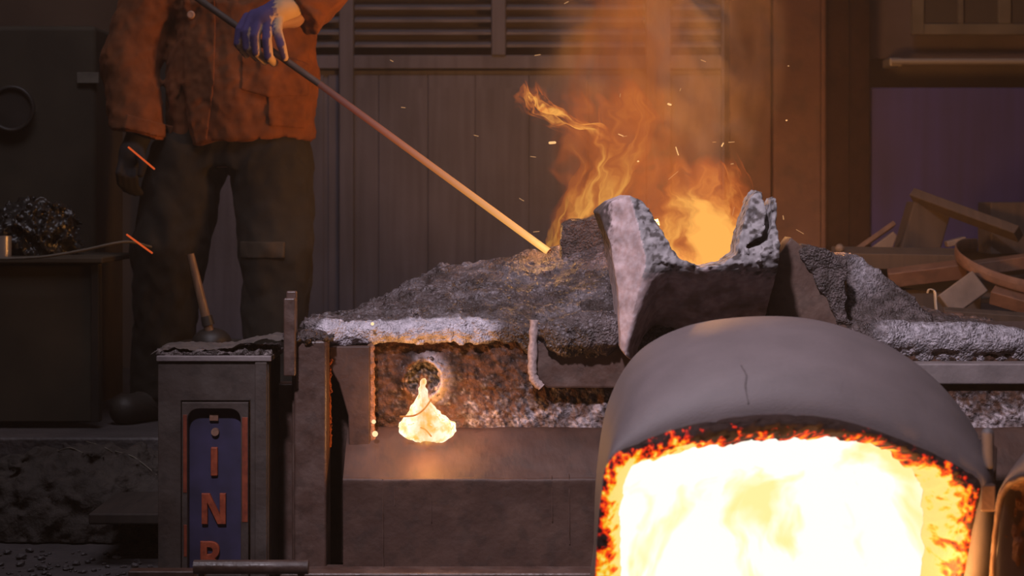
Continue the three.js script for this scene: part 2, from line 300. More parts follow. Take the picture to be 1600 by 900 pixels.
// key lamp and added fill panel, out of the frame
{
  const k = LIGHT.key, l = base('high_bay_lamp', 'grey hooded high bay lamp hanging over the furnace', 'lamp');
  const at = V(...k.at), to = V(...k.to).sub(at).normalize(), q = new THREE.Quaternion().setFromUnitVectors(V(0, -1, 0), to);
  const hood = new THREE.LatheGeometry([[0.001, 0.3], [0.08, 0.3], [0.12, 0.22], [0.24, 0.0], [0.232, 0.0], [0.11, 0.2], [0.001, 0.21]].map(([x, y]) => new THREE.Vector2(x, y)), 40);
  mesh('hood', boxUV(hood).applyQuaternion(q).translate(...at.clone().addScaledVector(to, -0.06)), M.steelGrey, l);
  const glow = new THREE.MeshStandardMaterial({ color: 0x000000 }); glow.emissive.setRGB(...k.color); glow.emissiveIntensity = 3;
  mesh('lamp_lens', new THREE.CylinderGeometry(0.1, 0.1, 0.01, 32).applyQuaternion(q).translate(...at.clone().addScaledVector(to, -0.12)), glow, l);
  mesh('rod', new THREE.CylinderGeometry(0.012, 0.012, 1.6, 12).translate(at.x, at.y + 0.95, at.z - 0.05), M.blackSteel, l);
  const r = LIGHT.fillPanel, g2 = new THREE.MeshStandardMaterial({ color: 0x000000 }); g2.emissive.setRGB(...r.color); g2.emissiveIntensity = 0.6;
  const s = base('added_fill_panel', 'wide pale fill light panel added under the hall ceiling', 'light');  // panel added to carry the ambient fill, not a known lamp
  mesh('diffuser', rbox(r.size[0], 0.03, r.size[1], r.at[0], 5.97, r.at[2], 0.005), g2, s);
  mesh('rim', [[r.size[0] + 0.1, 0.05, 0, r.size[1] / 2 + 0.025], [r.size[0] + 0.1, 0.05, 0, -r.size[1] / 2 - 0.025], [0.05, r.size[1], r.size[0] / 2 + 0.025, 0], [0.05, r.size[1], -r.size[0] / 2 - 0.025, 0]].map(([a, b, x, z]) => rbox(a, 0.06, b, r.at[0] + x, 5.97, r.at[2] + z, 0.004)), M.steelGrey, s);
}

// ---------------------------------------------------------------- the melting furnace
const furnace = base('melting_furnace', 'large rusty melting furnace with slag crusted top and open pouring spout', 'furnace');
const mix3 = (a, b, t) => [lerp(a[0], b[0], t), lerp(a[1], b[1], t), lerp(a[2], b[2], t)];
const SLAG = [0.145, 0.105, 0.102], SLAGDK = [0.05, 0.033, 0.029], ASH = [0.66, 0.58, 0.63];
{ // slag mound with its pale lip
  const ridge = [[470, 503], [500, 495], [560, 482], [600, 464], [650, 434], [690, 416], [740, 412], [790, 402], [830, 392], [870, 388], [900, 370], [940, 345], [990, 335], [1040, 345]];
  const ridgeY = (X) => { const px = 800 + X * FOCAL / 5.75; let i = 0; while (i < ridge.length - 2 && ridge[i + 1][0] < px) i++; const t = clamp((px - ridge[i][0]) / (ridge[i + 1][0] - ridge[i][0]), 0, 1); return PY(lerp(ridge[i][1], ridge[i + 1][1], t), 5.75); };
  const A = P(516, 521, 5.175), B = P(782, 517, 5.175), spill = P(915, 520, 5.13), left = P(505, 515, 5.25);
  const f = (p) => {
    const d = -p.z, t = clamp((d - 5.16) / 0.59, 0, 1), front = lerp(PY(508, 5.16), PY(535, 5.16), sstep(PX(770, 5.16), PX(870, 5.16), p.x));
    const y = d < 5.75 ? lerp(front, ridgeY(p.x), Math.pow(t, 0.8)) : ridgeY(p.x) - (d - 5.75) * (d - 5.75) * 2 - (d - 5.75) * 0.12;
    let s = Math.max((p.y - y) * 0.75, 5.17 - d, d - 6.25, PX(478, d) - p.x, lerp(0.612, 0.545, sstep(PX(800, 5.2), PX(850, 5.2), p.x)) - p.y);
    s = smin(s, cap(p, A, B, 0.027, 0.011) - 0.007 * n3(p.x * 22, 1, 2), 0.012); s = smin(s, ell(p, spill, 0.115, 0.055, 0.05), 0.05); s = smin(s, ell(p, left, 0.05, 0.03, 0.06), 0.03);
    if (Math.abs(s) > 0.06) return s;
    const c = cells(p.x * 55, p.y * 55, p.z * 55), c2 = cells(p.x * 24 + 9, p.y * 24, p.z * 24);
    return s - 0.010 * fbm(p.x * 9, p.y * 9, p.z * 9, 3) - 0.010 * (0.6 - c2) - 0.009 * (0.6 - c) - 0.005 * fbm(p.x * 60, p.y * 60, p.z * 60, 2);
  };
  const col = (p, n) => {
    const px = 800 + p.x * FOCAL / -p.z, py = 300 + (EYE - p.y) * FOCAL / -p.z;
    const onLip = 1.15 * sstep(0.05, 0.030, Math.min(cap(p, A, B, 0.0, 0.0) + (p.x > B.x - 0.05 ? 0.01 : 0), 1)) * sstep(B.x + 0.02, B.x - 0.06, p.x);
    const spk = fbm(p.x * 40, p.y * 40, p.z * 40, 3), w = clamp(onLip * 1.1 + 0.6 * spk * onLip, 0, 1);
    const b = mix3(mix3(SLAG, [0.23, 0.185, 0.19], sstep(-0.1, 0.25, fbm(p.x * 7, p.y * 7, p.z * 7, 3))), SLAGDK, clamp(0.5 + 0.9 * fbm(p.x * 14 + 3, p.y * 14, p.z * 14, 4) + 0.7 * fbm(p.x * 4, p.y * 4, p.z * 4 + 2, 2), 0, 1)), pale = clamp((fbm(p.x * 110, p.y * 110, p.z * 110, 3) + 0.5 * fbm(p.x * 9, p.y * 9, p.z * 9, 2) - 0.32) * 2, 0, 0.32);
    return mix3(mix3(b, ASH, pale), ASH, w);
  };
  mesh('slag_mound', surf(f, [PX(470, 5.2) - 0.06, 0.5, -6.3], [PX(1030, 5.75), 1.0, -4.98], 0.0055, col), M.slag, furnace);
}
{ // dark block of old lining behind the mound, hidden depth added to block firelight
  const q = poly(flat([[880, 352], [893, 345], [912, 346], [940, 336], [962, 341], [990, 360], [1010, 396], [1010, 440], [878, 440]], 5.62));
  mesh('lining_block', surf((p) => { const s = Math.max(q(p.x, p.y), Math.abs(p.z + 5.91) - 0.29); return Math.abs(s) > 0.04 ? s : s - 0.005 - 0.006 * fbm(p.x * 22, p.y * 22, p.z * 22, 3); }, [PX(866, 5.7), PY(430, 5.7), -6.24], [PX(1050, 5.6), PY(320, 5.5), -5.55], 0.005, (p) => mix3([0.13, 0.09, 0.08], [0.05, 0.034, 0.03], clamp(0.5 + fbm(p.x * 20, p.y * 20, p.z * 20, 3), 0, 1))), M.slag, furnace);
}
{ // pouring spout: a thick trough with a U cut in its rim
  const D = 5.0, k = D / FOCAL;
  const q = poly(flat([[938, 332], [958, 315], [985, 305], [1004, 313], [1018, 330], [1038, 365], [1050, 390], [1064, 405], [1095, 417], [1128, 410], [1148, 398], [1154, 372], [1163, 340], [1174, 310], [1186, 296], [1196, 300], [1198, 330], [1199, 350], [1203, 330], [1209, 310], [1217, 308], [1215, 330], [1217, 398], [1206, 540], [1206, 575], [1000, 575], [978, 556], [970, 546], [966, 450], [955, 380]], D));
  const E = (y) => (y < 410 ? lerp(986, 1007, clamp((y - 308) / 90, 0, 1)) : lerp(1007, 974, clamp((y - 410) / 140, 0, 1)));
  const g1 = [P(1204, 318, D), P(1200, 352, D), P(1196, 372, D), P(1168, 384, D)];
  const zf = (x, y) => {                                  // front face depth in px coordinates of the plane at D
    const e = E(y), w = y - 416 + 12 * Math.abs((x - 1105) / 105), rim = 4.952 + Math.log1p(Math.exp(-Math.abs(w) / 7)) * 7 * k * 0.8 + Math.max(0, -w) * k * 0.45 + Math.max(0, w) * k * lerp(0.22, 1.4, sstep(2, 55, x - e));
    return x < e ? rim + (e - x) * k * 1.3 : rim;
  };
  const f = (p) => {
    const x = 800 + p.x / k, y = HORIZON + (EYE - p.y) / k, s2 = q(p.x, p.y), d = -p.z, back = y > 432 ? 5.42 : x < 1010 ? 5.45 : x > 1200 && y > 350 ? 5.44 : lerp(5.45, 5.16, clamp((x - 1010) / 30, 0, 1));
    let s = Math.max(s2, (zf(x, y) - d) * 0.4, d - back);
    if (Math.abs(s) > 0.05) return s;
    for (let i = 0; i < 3; i++) { const w = g1[i].clone().setZ(p.z), w2 = g1[i + 1].clone().setZ(p.z); s = Math.max(s, -cap(p, w, w2, 0.006, 0.006) - (d > 5.06 ? 1 : 0)); }
    const rimy = sstep(E(y) - 2, E(y) + 12, x) * sstep(428 - 12 * Math.abs((x - 1105) / 110), 410, y);
    const c = cells(p.x * 75, p.y * 75, p.z * 75), c2 = cells(p.x * 33, p.y * 33, p.z * 33);
    s -= rimy * (0.007 * (0.35 - c2) + 0.005 * (0.35 - c)) + 0.002 * fbm(p.x * 12, p.y * 12, p.z * 12, 2) + 0.0004 * n3(p.x * 90, p.y * 90, p.z * 90);
    return s;
  };
  const col = (p) => {
    const x = 800 + p.x / k, y = HORIZON + (EYE - p.y) / k, n = fbm(p.x * 45, p.y * 45, p.z * 45, 3), e = E(y);
    const rim = [0.33, 0.295, 0.30], dark = [0.05, 0.036, 0.032], body = mix3([0.56, 0.39, 0.38], [0.64, 0.49, 0.50], clamp(0.5 + 2 * n, 0, 1));
    const rimc = mix3(rim, dark, clamp((fbm(p.x * 30 + 5, p.y * 30, p.z * 30, 3) - 0.02) * 3.2, 0, 0.9));
    if (x < e + 3 * n && y < 580) { const worn = sstep(950, 962, x + 14 * n); return mix3(mix3(SLAGDK, SLAG, 0.5 + n), body, worn); }
    const t = sstep(414, 428, y + 14 * n - 10 * Math.abs((x - 1105) / 110));
    return mix3(rimc, mix3(body, [0.30, 0.19, 0.165], clamp(1.6 * fbm(p.x * 9, p.y * 9, p.z * 9 + 4, 3), 0, 1)), t);
  };
  mesh('pouring_spout', surf(f, [PX(925, D), PY(580, D), -5.5], [PX(1230, D), PY(285, D), -4.9], 0.004, col), M.spout, furnace);
}
{ // side of the spout and the slag covered plates to its right
  mesh('shield_plate', plate([[1200, 420], [1217, 398], [1236, 371], [1262, 392], [1325, 500], [1325, 560], [1200, 560]], 5.2, 0.12), M.ironDark, furnace);
  const qa = poly(flat([[1244, 390], [1262, 385], [1318, 400], [1318, 500], [1308, 500]], 5.22)), qb = poly(flat([[1318, 400], [1345, 402], [1446, 490], [1446, 510], [1318, 510]], 5.36));
  const A = P(1350, 528, 5.2), B = P(1640, 536, 5.2);
  const f = (p) => {
    const d = -p.z;
    let s = Math.max(qa(p.x, p.y), 5.19 - d, d - 5.42); s = Math.min(s, Math.max(qb(p.x, p.y), 5.27 + (p.y - PY(490, 5.36)) * 0.5 - d, d - 5.65));
    const top = lerp(PY(508, 5.2), PY(496, 5.6), clamp((d - 5.2) / 0.6, 0, 1)) - 0.035 * sstep(PX(1520, 5.2), PX(1640, 5.2), p.x);
    let t = Math.max((p.y - top) * 0.9, 5.2 - d, d - 6.2, PX(1290, 5.3) - p.x, 0.56 - p.y); t = smin(t, cap(p, A, B, 0.034, 0.028), 0.03);
    s = smin(s, t, 0.025);
    if (Math.abs(s) > 0.05) return s;
    return s - 0.010 * fbm(p.x * 11, p.y * 11, p.z * 11, 3) - 0.008 * (0.6 - cells(p.x * 30, p.y * 30, p.z * 30)) - 0.005 * (0.6 - cells(p.x * 70, p.y * 70, p.z * 70));
  };
  const col = (p) => {
    const n = fbm(p.x * 30, p.y * 30, p.z * 30, 3), lip = sstep(0.075, 0.03, cap(p, A, B, 0, 0)) * sstep(PX(1350, 5.2), PX(1400, 5.2), p.x), face = sstep(PX(1322, 5.3), PX(1345, 5.3), p.x) * sstep(PX(1400, 5.3), PX(1350, 5.3), p.x) * sstep(PY(480, 5.3), PY(430, 5.3), p.y) * 0.5;
    return mix3(mix3(SLAG, SLAGDK, clamp(0.5 + 1.3 * n, 0, 1)), [0.52, 0.455, 0.49], clamp((lip + face) * (0.8 + 1.3 * fbm(p.x * 60, p.y * 60, p.z * 60, 2)), 0, 1));
  };
  mesh('slag_shelf', surf(f, [PX(1236, 5.2), 0.54, -6.25], [PX(1660, 5.2), PY(375, 5.1), -5.1], 0.0055, col), M.slag, furnace);
}
{ // rough refractory front with its tap hole
  const D = 5.2, x0 = PX(572, D), x1 = PX(1680, D), y0 = PY(690, D), y1 = PY(515, D), tap = P(661, 591, D);
  const h = (x, y) => 0.012 * fbm(x * 14, y * 14, 2, 4) + 0.008 * (0.6 - cells(x * 48, y * 48, 1.5)) + 0.006 * (0.6 - cells(x * 105, y * 105, 4.5));
  const ring = (x, y) => { const r = Math.hypot(x - tap.x, y - tap.y) / (D / FOCAL); return 0.03 * Math.exp(-((r - 30) ** 2) / 60) + (r < 27 ? -0.006 + 0.022 * (0.5 - cells(x * 60, y * 60, 9)) : 0); };
  const g = grid(560, 90, (u, v) => { const x = lerp(x0, x1, u), y = lerp(y0, y1, v); return [x, y, -D + h(x, y) + ring(x, y)]; });
  const col = (p) => {
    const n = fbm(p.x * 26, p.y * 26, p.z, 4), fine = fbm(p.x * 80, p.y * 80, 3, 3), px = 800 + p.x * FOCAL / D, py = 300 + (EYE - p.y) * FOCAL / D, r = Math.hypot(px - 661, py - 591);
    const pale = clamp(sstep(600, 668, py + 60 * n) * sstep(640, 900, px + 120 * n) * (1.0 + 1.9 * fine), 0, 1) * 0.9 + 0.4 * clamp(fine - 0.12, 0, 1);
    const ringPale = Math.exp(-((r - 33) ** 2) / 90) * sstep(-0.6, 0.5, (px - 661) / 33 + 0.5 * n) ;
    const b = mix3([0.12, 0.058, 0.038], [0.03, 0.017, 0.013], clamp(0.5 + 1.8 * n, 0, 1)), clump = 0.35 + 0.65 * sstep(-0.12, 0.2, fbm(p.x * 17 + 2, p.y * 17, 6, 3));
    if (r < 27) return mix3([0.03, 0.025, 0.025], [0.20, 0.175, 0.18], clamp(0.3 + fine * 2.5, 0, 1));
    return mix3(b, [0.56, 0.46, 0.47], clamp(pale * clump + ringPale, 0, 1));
  };
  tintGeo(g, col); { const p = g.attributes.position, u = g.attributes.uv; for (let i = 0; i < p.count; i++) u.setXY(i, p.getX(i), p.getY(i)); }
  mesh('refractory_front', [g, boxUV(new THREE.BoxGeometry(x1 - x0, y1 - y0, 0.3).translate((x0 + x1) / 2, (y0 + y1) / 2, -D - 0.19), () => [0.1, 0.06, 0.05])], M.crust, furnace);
  // clinker collar round the tap hole
  const c = P(661, 591, 5.185);
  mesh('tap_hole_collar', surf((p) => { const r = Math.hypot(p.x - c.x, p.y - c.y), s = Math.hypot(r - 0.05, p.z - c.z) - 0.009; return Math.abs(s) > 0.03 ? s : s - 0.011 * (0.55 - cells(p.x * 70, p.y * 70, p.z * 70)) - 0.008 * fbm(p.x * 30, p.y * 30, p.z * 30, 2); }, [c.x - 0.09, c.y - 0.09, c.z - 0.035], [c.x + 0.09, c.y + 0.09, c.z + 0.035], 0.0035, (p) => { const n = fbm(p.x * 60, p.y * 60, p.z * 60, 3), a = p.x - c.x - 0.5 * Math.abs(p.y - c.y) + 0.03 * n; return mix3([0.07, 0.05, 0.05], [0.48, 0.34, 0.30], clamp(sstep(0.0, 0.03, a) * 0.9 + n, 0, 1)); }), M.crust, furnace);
}
{ // ledge in front of it and the apron plate below
  const x0 = PX(540, 5.12), x1 = PX(1690, 5.12), prof = [];
  const a = [PY(664, 5.26), -5.28], b = [PY(669, 5.19), -5.19], c = [PY(733, 5.07), -5.07], e = [PY(752, 5.04), -5.04], z = [0.012, -5.05];
  const line = new THREE.CatmullRomCurve3([V(0, ...a), V(0, ...b), V(0, (b[0] + c[0]) / 2 + 0.004, (b[1] + c[1]) / 2), V(0, ...c), V(0, (c[0] + e[0]) / 2 - 0.004, (c[1] + e[1]) / 2 + 0.007), V(0, ...e), V(0, e[0] - 0.06, e[1] - 0.004), V(0, ...z)], false, 'catmullrom', 0.3);
  const pts = line.getPoints(70);
  const g = grid(140, 70, (u, v) => { const x = lerp(x0, x1, u), q = pts[Math.round(v * 70)], w = 0.003 * fbm(x * 6, q.y * 6, q.z * 6, 3); return [x, q.y + w, q.z + w]; }, x1 - x0, 0.6);
  mesh('ledge', boxUV(g), M.ironRed, furnace);
  for (const [x, y0, y1] of [[598, 748, 894], [616, 760, 790], [673, 748, 816], [862, 742, 815], [889, 740, 850]]) mesh('weld_run', bar(P(x, y0, 5.043), P(x + 1, y1, 5.043), 0.002, 0.004, 0, 0.0009), M.iron, furnace);
  mesh('base_sill', rbox(x1 - PX(440, 5.0), 0.07, 0.12, (x1 + PX(440, 5.0)) / 2, PY(893, 4.98) - 0.035, -5.02, 0.006), M.iron, furnace);
  mesh('base_sill', rbox(x1 - PX(440, 5.0), PY(893, 4.98) - 0.06, 0.1, (x1 + PX(440, 5.0)) / 2, (PY(893, 4.98) - 0.06) / 2, -5.04, 0.006), M.ironDark, furnace);
}
// left front: corner post, rusty side plate, crusted seam, box under the spout
mesh('corner_post', rbox(PX(510, 5.05) - PX(459, 5.05), PY(532, 5.05), 0.12, (PX(510, 5.05) + PX(459, 5.05)) / 2, PY(532, 5.05) / 2, -5.11, 0.008), M.iron, furnace);
mesh('post_cap', surf((p) => { const c = P(480, 527, 5.1), s = ell(p, c, 0.06, 0.018, 0.06); return Math.abs(s) > 0.03 ? s : s - 0.010 * fbm(p.x * 30, p.y * 30, p.z * 30, 3) - 0.006 * (0.6 - cells(p.x * 60, p.y * 60, p.z * 60)); }, [PX(440, 5.1), PY(548, 5.1), -5.2], [PX(520, 5.1), PY(505, 5.1), -5.02], 0.005, (p) => mix3(SLAG, SLAGDK, clamp(0.5 + fbm(p.x * 40, p.y * 40, p.z * 40, 3), 0, 1))), M.slag, furnace);
mesh('side_plate', plate([[514, 541], [578, 541], [578, 700], [546, 720], [544, 650], [530, 600], [514, 570]], 5.14, 0.06), M.ironRed, furnace);
mesh('side_recess', slabPx(505, 541, 590, 880, 5.3, 0.25, 0.004), M.ironRed, furnace);
mesh('rust_flake', surf((p) => { const s = Math.max(Math.abs(p.x - PX(514, 5.14)) - 0.006 - 0.004 * n3(p.y * 60, 3, 1), Math.abs(p.z + 5.14) - 0.006); return s - 0.006 * fbm(p.x * 60, p.y * 60, p.z * 60, 3); }, [PX(502, 5.14), PY(700, 5.14), -5.17], [PX(526, 5.14), PY(560, 5.14), -5.11], 0.004, () => [0.40, 0.10, 0.03]), M.crust, furnace);
mesh('seam_crust', surf((p) => { const s = cap(p, P(580, 542, 5.155), P(581, 690, 5.155), 0.009, 0.009); return s - 0.006 * fbm(p.x * 40, p.y * 40, p.z * 40, 3); }, [PX(568, 5.16), PY(700, 5.16), -5.2], [PX(594, 5.16), PY(532, 5.16), -5.11], 0.004, (p) => mix3([0.40, 0.20, 0.13], [0.2, 0.1, 0.06], clamp(0.5 + fbm(p.x * 60, p.y * 60, p.z * 60, 2), 0, 1))), M.crust, furnace);  // orange light from the burning slag is put into the crust colour
mesh('chute_box', plate([[838, 545], [838, 585], [843, 598], [856, 606], [1000, 606], [1000, 530], [838, 530]], 5.15, 0.25, 0.005), M.iron, furnace);
{
  const pts = [[835, 500], [833, 530], [832, 560], [832, 582], [836, 595], [846, 605]].map(([x, y]) => P(x, y, 5.135)), c = new THREE.CatmullRomCurve3(pts);
  const g = grid(8, 40, (u, v) => { const p = c.getPoint(1 - v), t = c.getTangent(1 - v), a = u * 2 * Math.PI, w = 0.011 + 0.002 * n3(v * 8, 1, 2), nx = -t.y, ny = t.x; return [p.x + nx * Math.cos(a) * w, p.y + ny * Math.cos(a) * w, p.z + Math.sin(a) * 0.012]; }, 0.1, 0.25, true);
  mesh('chute_edge', g, mat([0.48, 0.35, 0.33], 0.8, { map: 'mottle', mapSize: 20, bump: 'grain', bumpSize: 20, deep: 0.001 }), furnace);
}
mesh('side_wall', rbox(0.06, 0.6, 1.1, PX(486, 5.4), 0.31, -5.75, 0.006), M.ironDark, furnace);
mesh('back_wall', rbox(PX(1650, 5.2) - PX(470, 5.2), 0.62, 0.06, (PX(1650, 5.2) + PX(470, 5.2)) / 2, 0.31, -6.28, 0.006), M.ironDark, furnace);
mesh('bath', (() => { const a = PX(1050, 5.5), b = PX(1165, 5.5); return rbox(b - a, 0.06, 0.55, (a + b) / 2, PY(500, 5.2), -5.5, 0.02); })(), (() => { const m = mat([0.05, 0.02, 0.01], 0.9); m.emissive.setRGB(1, 0.42, 0.08); m.emissiveIntensity = 1.2; return m; })(), furnace);
mesh('bowl_back', surf((p) => { const c = P(1130, 420, 5.6), s = Math.max(Math.abs(Math.hypot(p.x - c.x, (p.z - c.z) * 0.48) - 0.27) - 0.03, p.y - PY(402, 5.9) - 0.015 * n3(p.x * 12, 1, p.z * 12), 0.5 - p.y, p.z + 5.62); return Math.abs(s) > 0.03 ? s : s - 0.006 * fbm(p.x * 20, p.y * 20, p.z * 20, 3); }, [PX(900, 5.6), 0.5, -6.27], [PX(1330, 5.6), 0.86, -5.55], 0.008, (p) => mix3(SLAG, SLAGDK, clamp(0.5 + fbm(p.x * 20, p.y * 20, p.z * 20, 3), 0, 1))), M.slag, furnace);
// ---------------------------------------------------------------- the ladles
function closedCurve(pts) {                              // [px, py, d] -> function u in 0..1
  const c = new THREE.CatmullRomCurve3(pts.map((q) => P(...q)), true, 'centripetal');
  return (u) => c.getPointAt(((u % 1) + 1) % 1);
}
// matching outlines of a ladle lying towards the camera: mouth, inner edge of the crust, widest outline, back
const MOUTH = [[925, 985], [930, 880], [937, 790], [952, 717], [1000, 690], [1075, 664], [1190, 647], [1300, 653], [1420, 691], [1490, 724], [1532, 752], [1522, 820], [1507, 900], [1490, 1000], [1430, 1060], [1215, 1078], [1000, 1056]];
const INNER = [[985, 975], [972, 880], [972, 800], [992, 735], [1030, 722], [1085, 709], [1195, 696], [1295, 692], [1385, 706], [1432, 740], [1448, 775], [1452, 830], [1450, 900], [1430, 985], [1390, 1030], [1215, 1040], [1030, 1028]];
const CREST = [[926, 960], [929, 860], [934, 740], [955, 628], [1000, 556], [1075, 515], [1185, 498], [1295, 505], [1405, 550], [1475, 612], [1518, 690], [1534, 790], [1528, 900], [1500, 985], [1430, 1050], [1215, 1070], [1000, 1045]];
const BACK = [[985, 900], [985, 830], [990, 730], [1010, 650], [1050, 590], [1105, 555], [1195, 540], [1285, 548], [1375, 585], [1430, 640], [1465, 710], [1480, 790], [1475, 880], [1450, 940], [1400, 980], [1215, 995], [1040, 975]];
function resample(list, d) {                             // keeps the k-th control point at u = k / n so that outlines match
  const c = new THREE.CatmullRomCurve3(list.map((q) => P(q[0], q[1], d)), true, 'centripetal');
  return (u) => c.getPoint(((u % 1) + 1) % 1);
}
const cMouth = resample(MOUTH, 4.0), cInner = resample(INNER, 4.03), cCrest = resample(CREST, 4.36), cBack = resample(BACK, 4.86);
function ladleShell(u, v) {
  if (v < 0.6) { const t = v / 0.6 * Math.PI / 2, a = cMouth(u), b = cCrest(u), s = Math.sin(t), c = Math.cos(t); return [lerp(a.x, b.x, s), lerp(a.y, b.y, s), lerp(a.z, b.z, 1 - c)]; }
  const t = (v - 0.6) / 0.4 * Math.PI / 2, a = cCrest(u), b = cBack(u), s = Math.sin(t), c = Math.cos(t); return [lerp(b.x, a.x, c), lerp(b.y, a.y, c), lerp(a.z, b.z, s)];
}
function shellGeo() {
  const out = grid(220, 60, ladleShell, 2.4, 0.9, true), m = V(0, 0, 0); for (let i = 0; i < 64; i++) m.add(cMouth(i / 64).multiplyScalar(1 / 64));
  const inn = grid(220, 40, (u, v) => { const q = ladleShell(u, v * 0.98), k = 0.965; return [lerp(m.x, q[0], k), lerp(m.y, q[1], k), q[2] + (v < 0.02 ? 0.0 : -0.002)]; }, 2.4, 0.9, true);
  const back = grid(220, 4, (u, v) => { const b = cBack(u); return [lerp(b.x, PX(1215, 4.86), v), lerp(b.y, PY(780, 4.86), v), b.z]; }, 2.4, 0.3, true);
  const lip = grid(220, 2, (u, v) => { const q = ladleShell(u, 0), k = lerp(0.965, 1, v); return [lerp(m.x, q[0], k), lerp(m.y, q[1], k), q[2] + 0.002]; }, 2.4, 0.02, true);
  return [out, inn, back, lip];
}
const hotTex = (w, h, fn) => { const t = texture(w, h, fn, true); return t; };
const ladle = base('casting_ladle', 'big round grey steel ladle lying open with white hot glowing mouth', 'ladle');
const shellParts = shellGeo();
{
  mesh('shell', shellParts, M.ladle, ladle);
  // crusted lining round the mouth, glowing where it is thin
  const lump = (p) => 0.014 * (0.6 - cells(p.x * 30, p.y * 30, 3)) + 0.008 * (0.6 - cells(p.x * 70, p.y * 70, 7)) + 0.012 * fbm(p.x * 14, p.y * 14, 5, 3);
  const g = grid(520, 40, (u, v) => {
    const a = cMouth(u), b = cInner(u), t = v, p = V(lerp(a.x, b.x, t), lerp(a.y, b.y, t), 0), prof = Math.sin(Math.min(1, t * 1.05) * Math.PI) * 0.02;
    const z = -4.0 + prof + lump(p) * Math.min(1, 6 * t, 6 * (1.15 - t)) - 0.10 * Math.pow(t, 3), w = 0.010 * fbm(p.x * 18 + 9, p.y * 18, 1, 3);
    return [p.x + w * t, p.y + w * t * 1.4, z];
  }, 1, 1, true);
  const heat = hotTex(1400, 96, (u, v) => {
    const k = ((u % 1) + 1) % 1, top = sstep(0.27, 0.33, k) * sstep(0.56, 0.48, k), rt = sstep(0.52, 0.62, k);       // the crown of the mouth carries the thickest, coldest crust
    const a = cMouth(u), b = cInner(u), X = lerp(a.x, b.x, v), Y = lerp(a.y, b.y, v), n = fbm(X * 46, Y * 46, 3, 3), n2 = fbm(X * 16, Y * 16, 8, 3), x = v * 1.25 - 0.62 * top - 0.05 * rt + 0.06 + 0.34 * (sstep(0.25, 0.18, k) + sstep(0.57, 0.63, k)) + 0.2 * sstep(0.40, 0.45, k) * sstep(0.60, 0.56, k) + 0.85 * n + 0.75 * n2;
    const t = clamp(x, 0, 1.3), r = clamp(sstep(0.18, 0.6, t), 0, 1), gg = clamp(sstep(0.28, 1.2, t), 0, 1), bl = clamp(sstep(0.75, 1.3, t), 0, 1);
    return [r, gg * 0.9, bl * 0.5];
  });
  const m = mat([0.045, 0.026, 0.022], 0.9, { bump: 'grain', bumpSize: 3, deep: 0.004, spec: 0.3 }); m.emissive.setRGB(1, 1, 1); m.emissiveMap = heat; m.emissiveIntensity = 0.95;
  mesh('mouth_crust', g, m, ladle);
  // the white hot bath and lining behind it
  const cx = 1215, cy = 860, bath = hotTex(1024, 1024, (u, v) => {
    const wx = pf(u, v, 4, 4), wy = pf(u + 0.5, v + 0.3, 4, 4), n = pf(u * 1 + wx * 0.1, v * 0.6 + wy * 0.06, 5, 5), t = clamp((n - 0.08) * 3.2, 0, 1);
    return [1, lerp(0.985, 0.905, t), lerp(0.94, 0.60, t)];
  });
  const hot = new THREE.MeshStandardMaterial({ color: 0x000000, roughness: 1 }); hot.emissive.setRGB(1, 1, 1); hot.emissiveMap = bath; hot.emissiveIntensity = 1.15; hot.side = THREE.DoubleSide;
  const bg = grid(160, 40, (u, v) => { const b = cInner(u), s = 1 - v, x = lerp(PX(cx, 4.3), b.x, Math.pow(s, 0.9) * 1.1), y = lerp(PY(cy, 4.3), b.y, Math.pow(s, 0.9) * 1.1); return [x, y, -4.125 - 0.3 * Math.sin(v * Math.PI / 2) + 0.004 * n3(x * 9, y * 9, 2)]; }, 1, 1, true);
  { const p = bg.attributes.position, w = bg.attributes.uv; for (let i = 0; i < p.count; i++) w.setXY(i, p.getX(i) * 1.3, p.getY(i) * 1.3 + p.getZ(i) * 0.5); }
  mesh('molten_glow', bg, hot, ladle);
  // marks and fittings
  mesh('weld_mark', (() => { const q = (px, py) => { let best = null, m2 = 1e9; for (let i = 60; i < 120; i++) for (let j = 0; j < 36; j++) { const s = ladleShell(i / 220, j / 60), d = -s[2], x = 800 + s[0] * FOCAL / d, y = 300 + (EYE - s[1]) * FOCAL / d, e = (x - px) ** 2 + (y - py) ** 2; if (e < m2) { m2 = e; best = V(...s); } } return best; }; return tube([q(1157, 570), q(1163, 588), q(1165, 606), q(1167, 628)], 0.0022, 20, 6); })(), M.steelGrey, ladle);
  mesh('carrying_bar', rbox(PX(1618, 4.66) - PX(1428, 4.66), PY(568, 4.66) - PY(601, 4.66), 0.07, (PX(1618, 4.66) + PX(1428, 4.66)) / 2, (PY(568, 4.66) + PY(601, 4.66)) / 2, -4.695, 0.005), M.steelGrey, ladle);
  mesh('carrying_bar_web', rbox(PX(1616, 4.66) - PX(1430, 4.66), 0.02, 0.02, (PX(1618, 4.66) + PX(1428, 4.66)) / 2, PY(607, 4.66), -4.71, 0.003), M.ironDark, ladle);
  mesh('trunnion_plate', plate([[1508, 690], [1540, 680], [1558, 700], [1556, 760], [1540, 905], [1500, 1010], [1500, 800]], 4.12, 0.06, 0.004), M.ironDark, ladle);
  mesh('hinge_knob', boxUV(new THREE.CapsuleGeometry(0.0125, 0.062, 8, 20).translate(PX(1545, 4.02), PY(703, 4.02), -4.03)), M.steelGrey, ladle);
  mesh('hinge_block', slabPx(1531, 757, 1557, 800, 4.0, 0.06, 0.005), M.iron, ladle);
  mesh('hinge_bar', plate([[1524, 800], [1548, 800], [1530, 905], [1520, 1000], [1490, 1000], [1505, 905]], 4.03, 0.05, 0.004), M.iron, ladle);
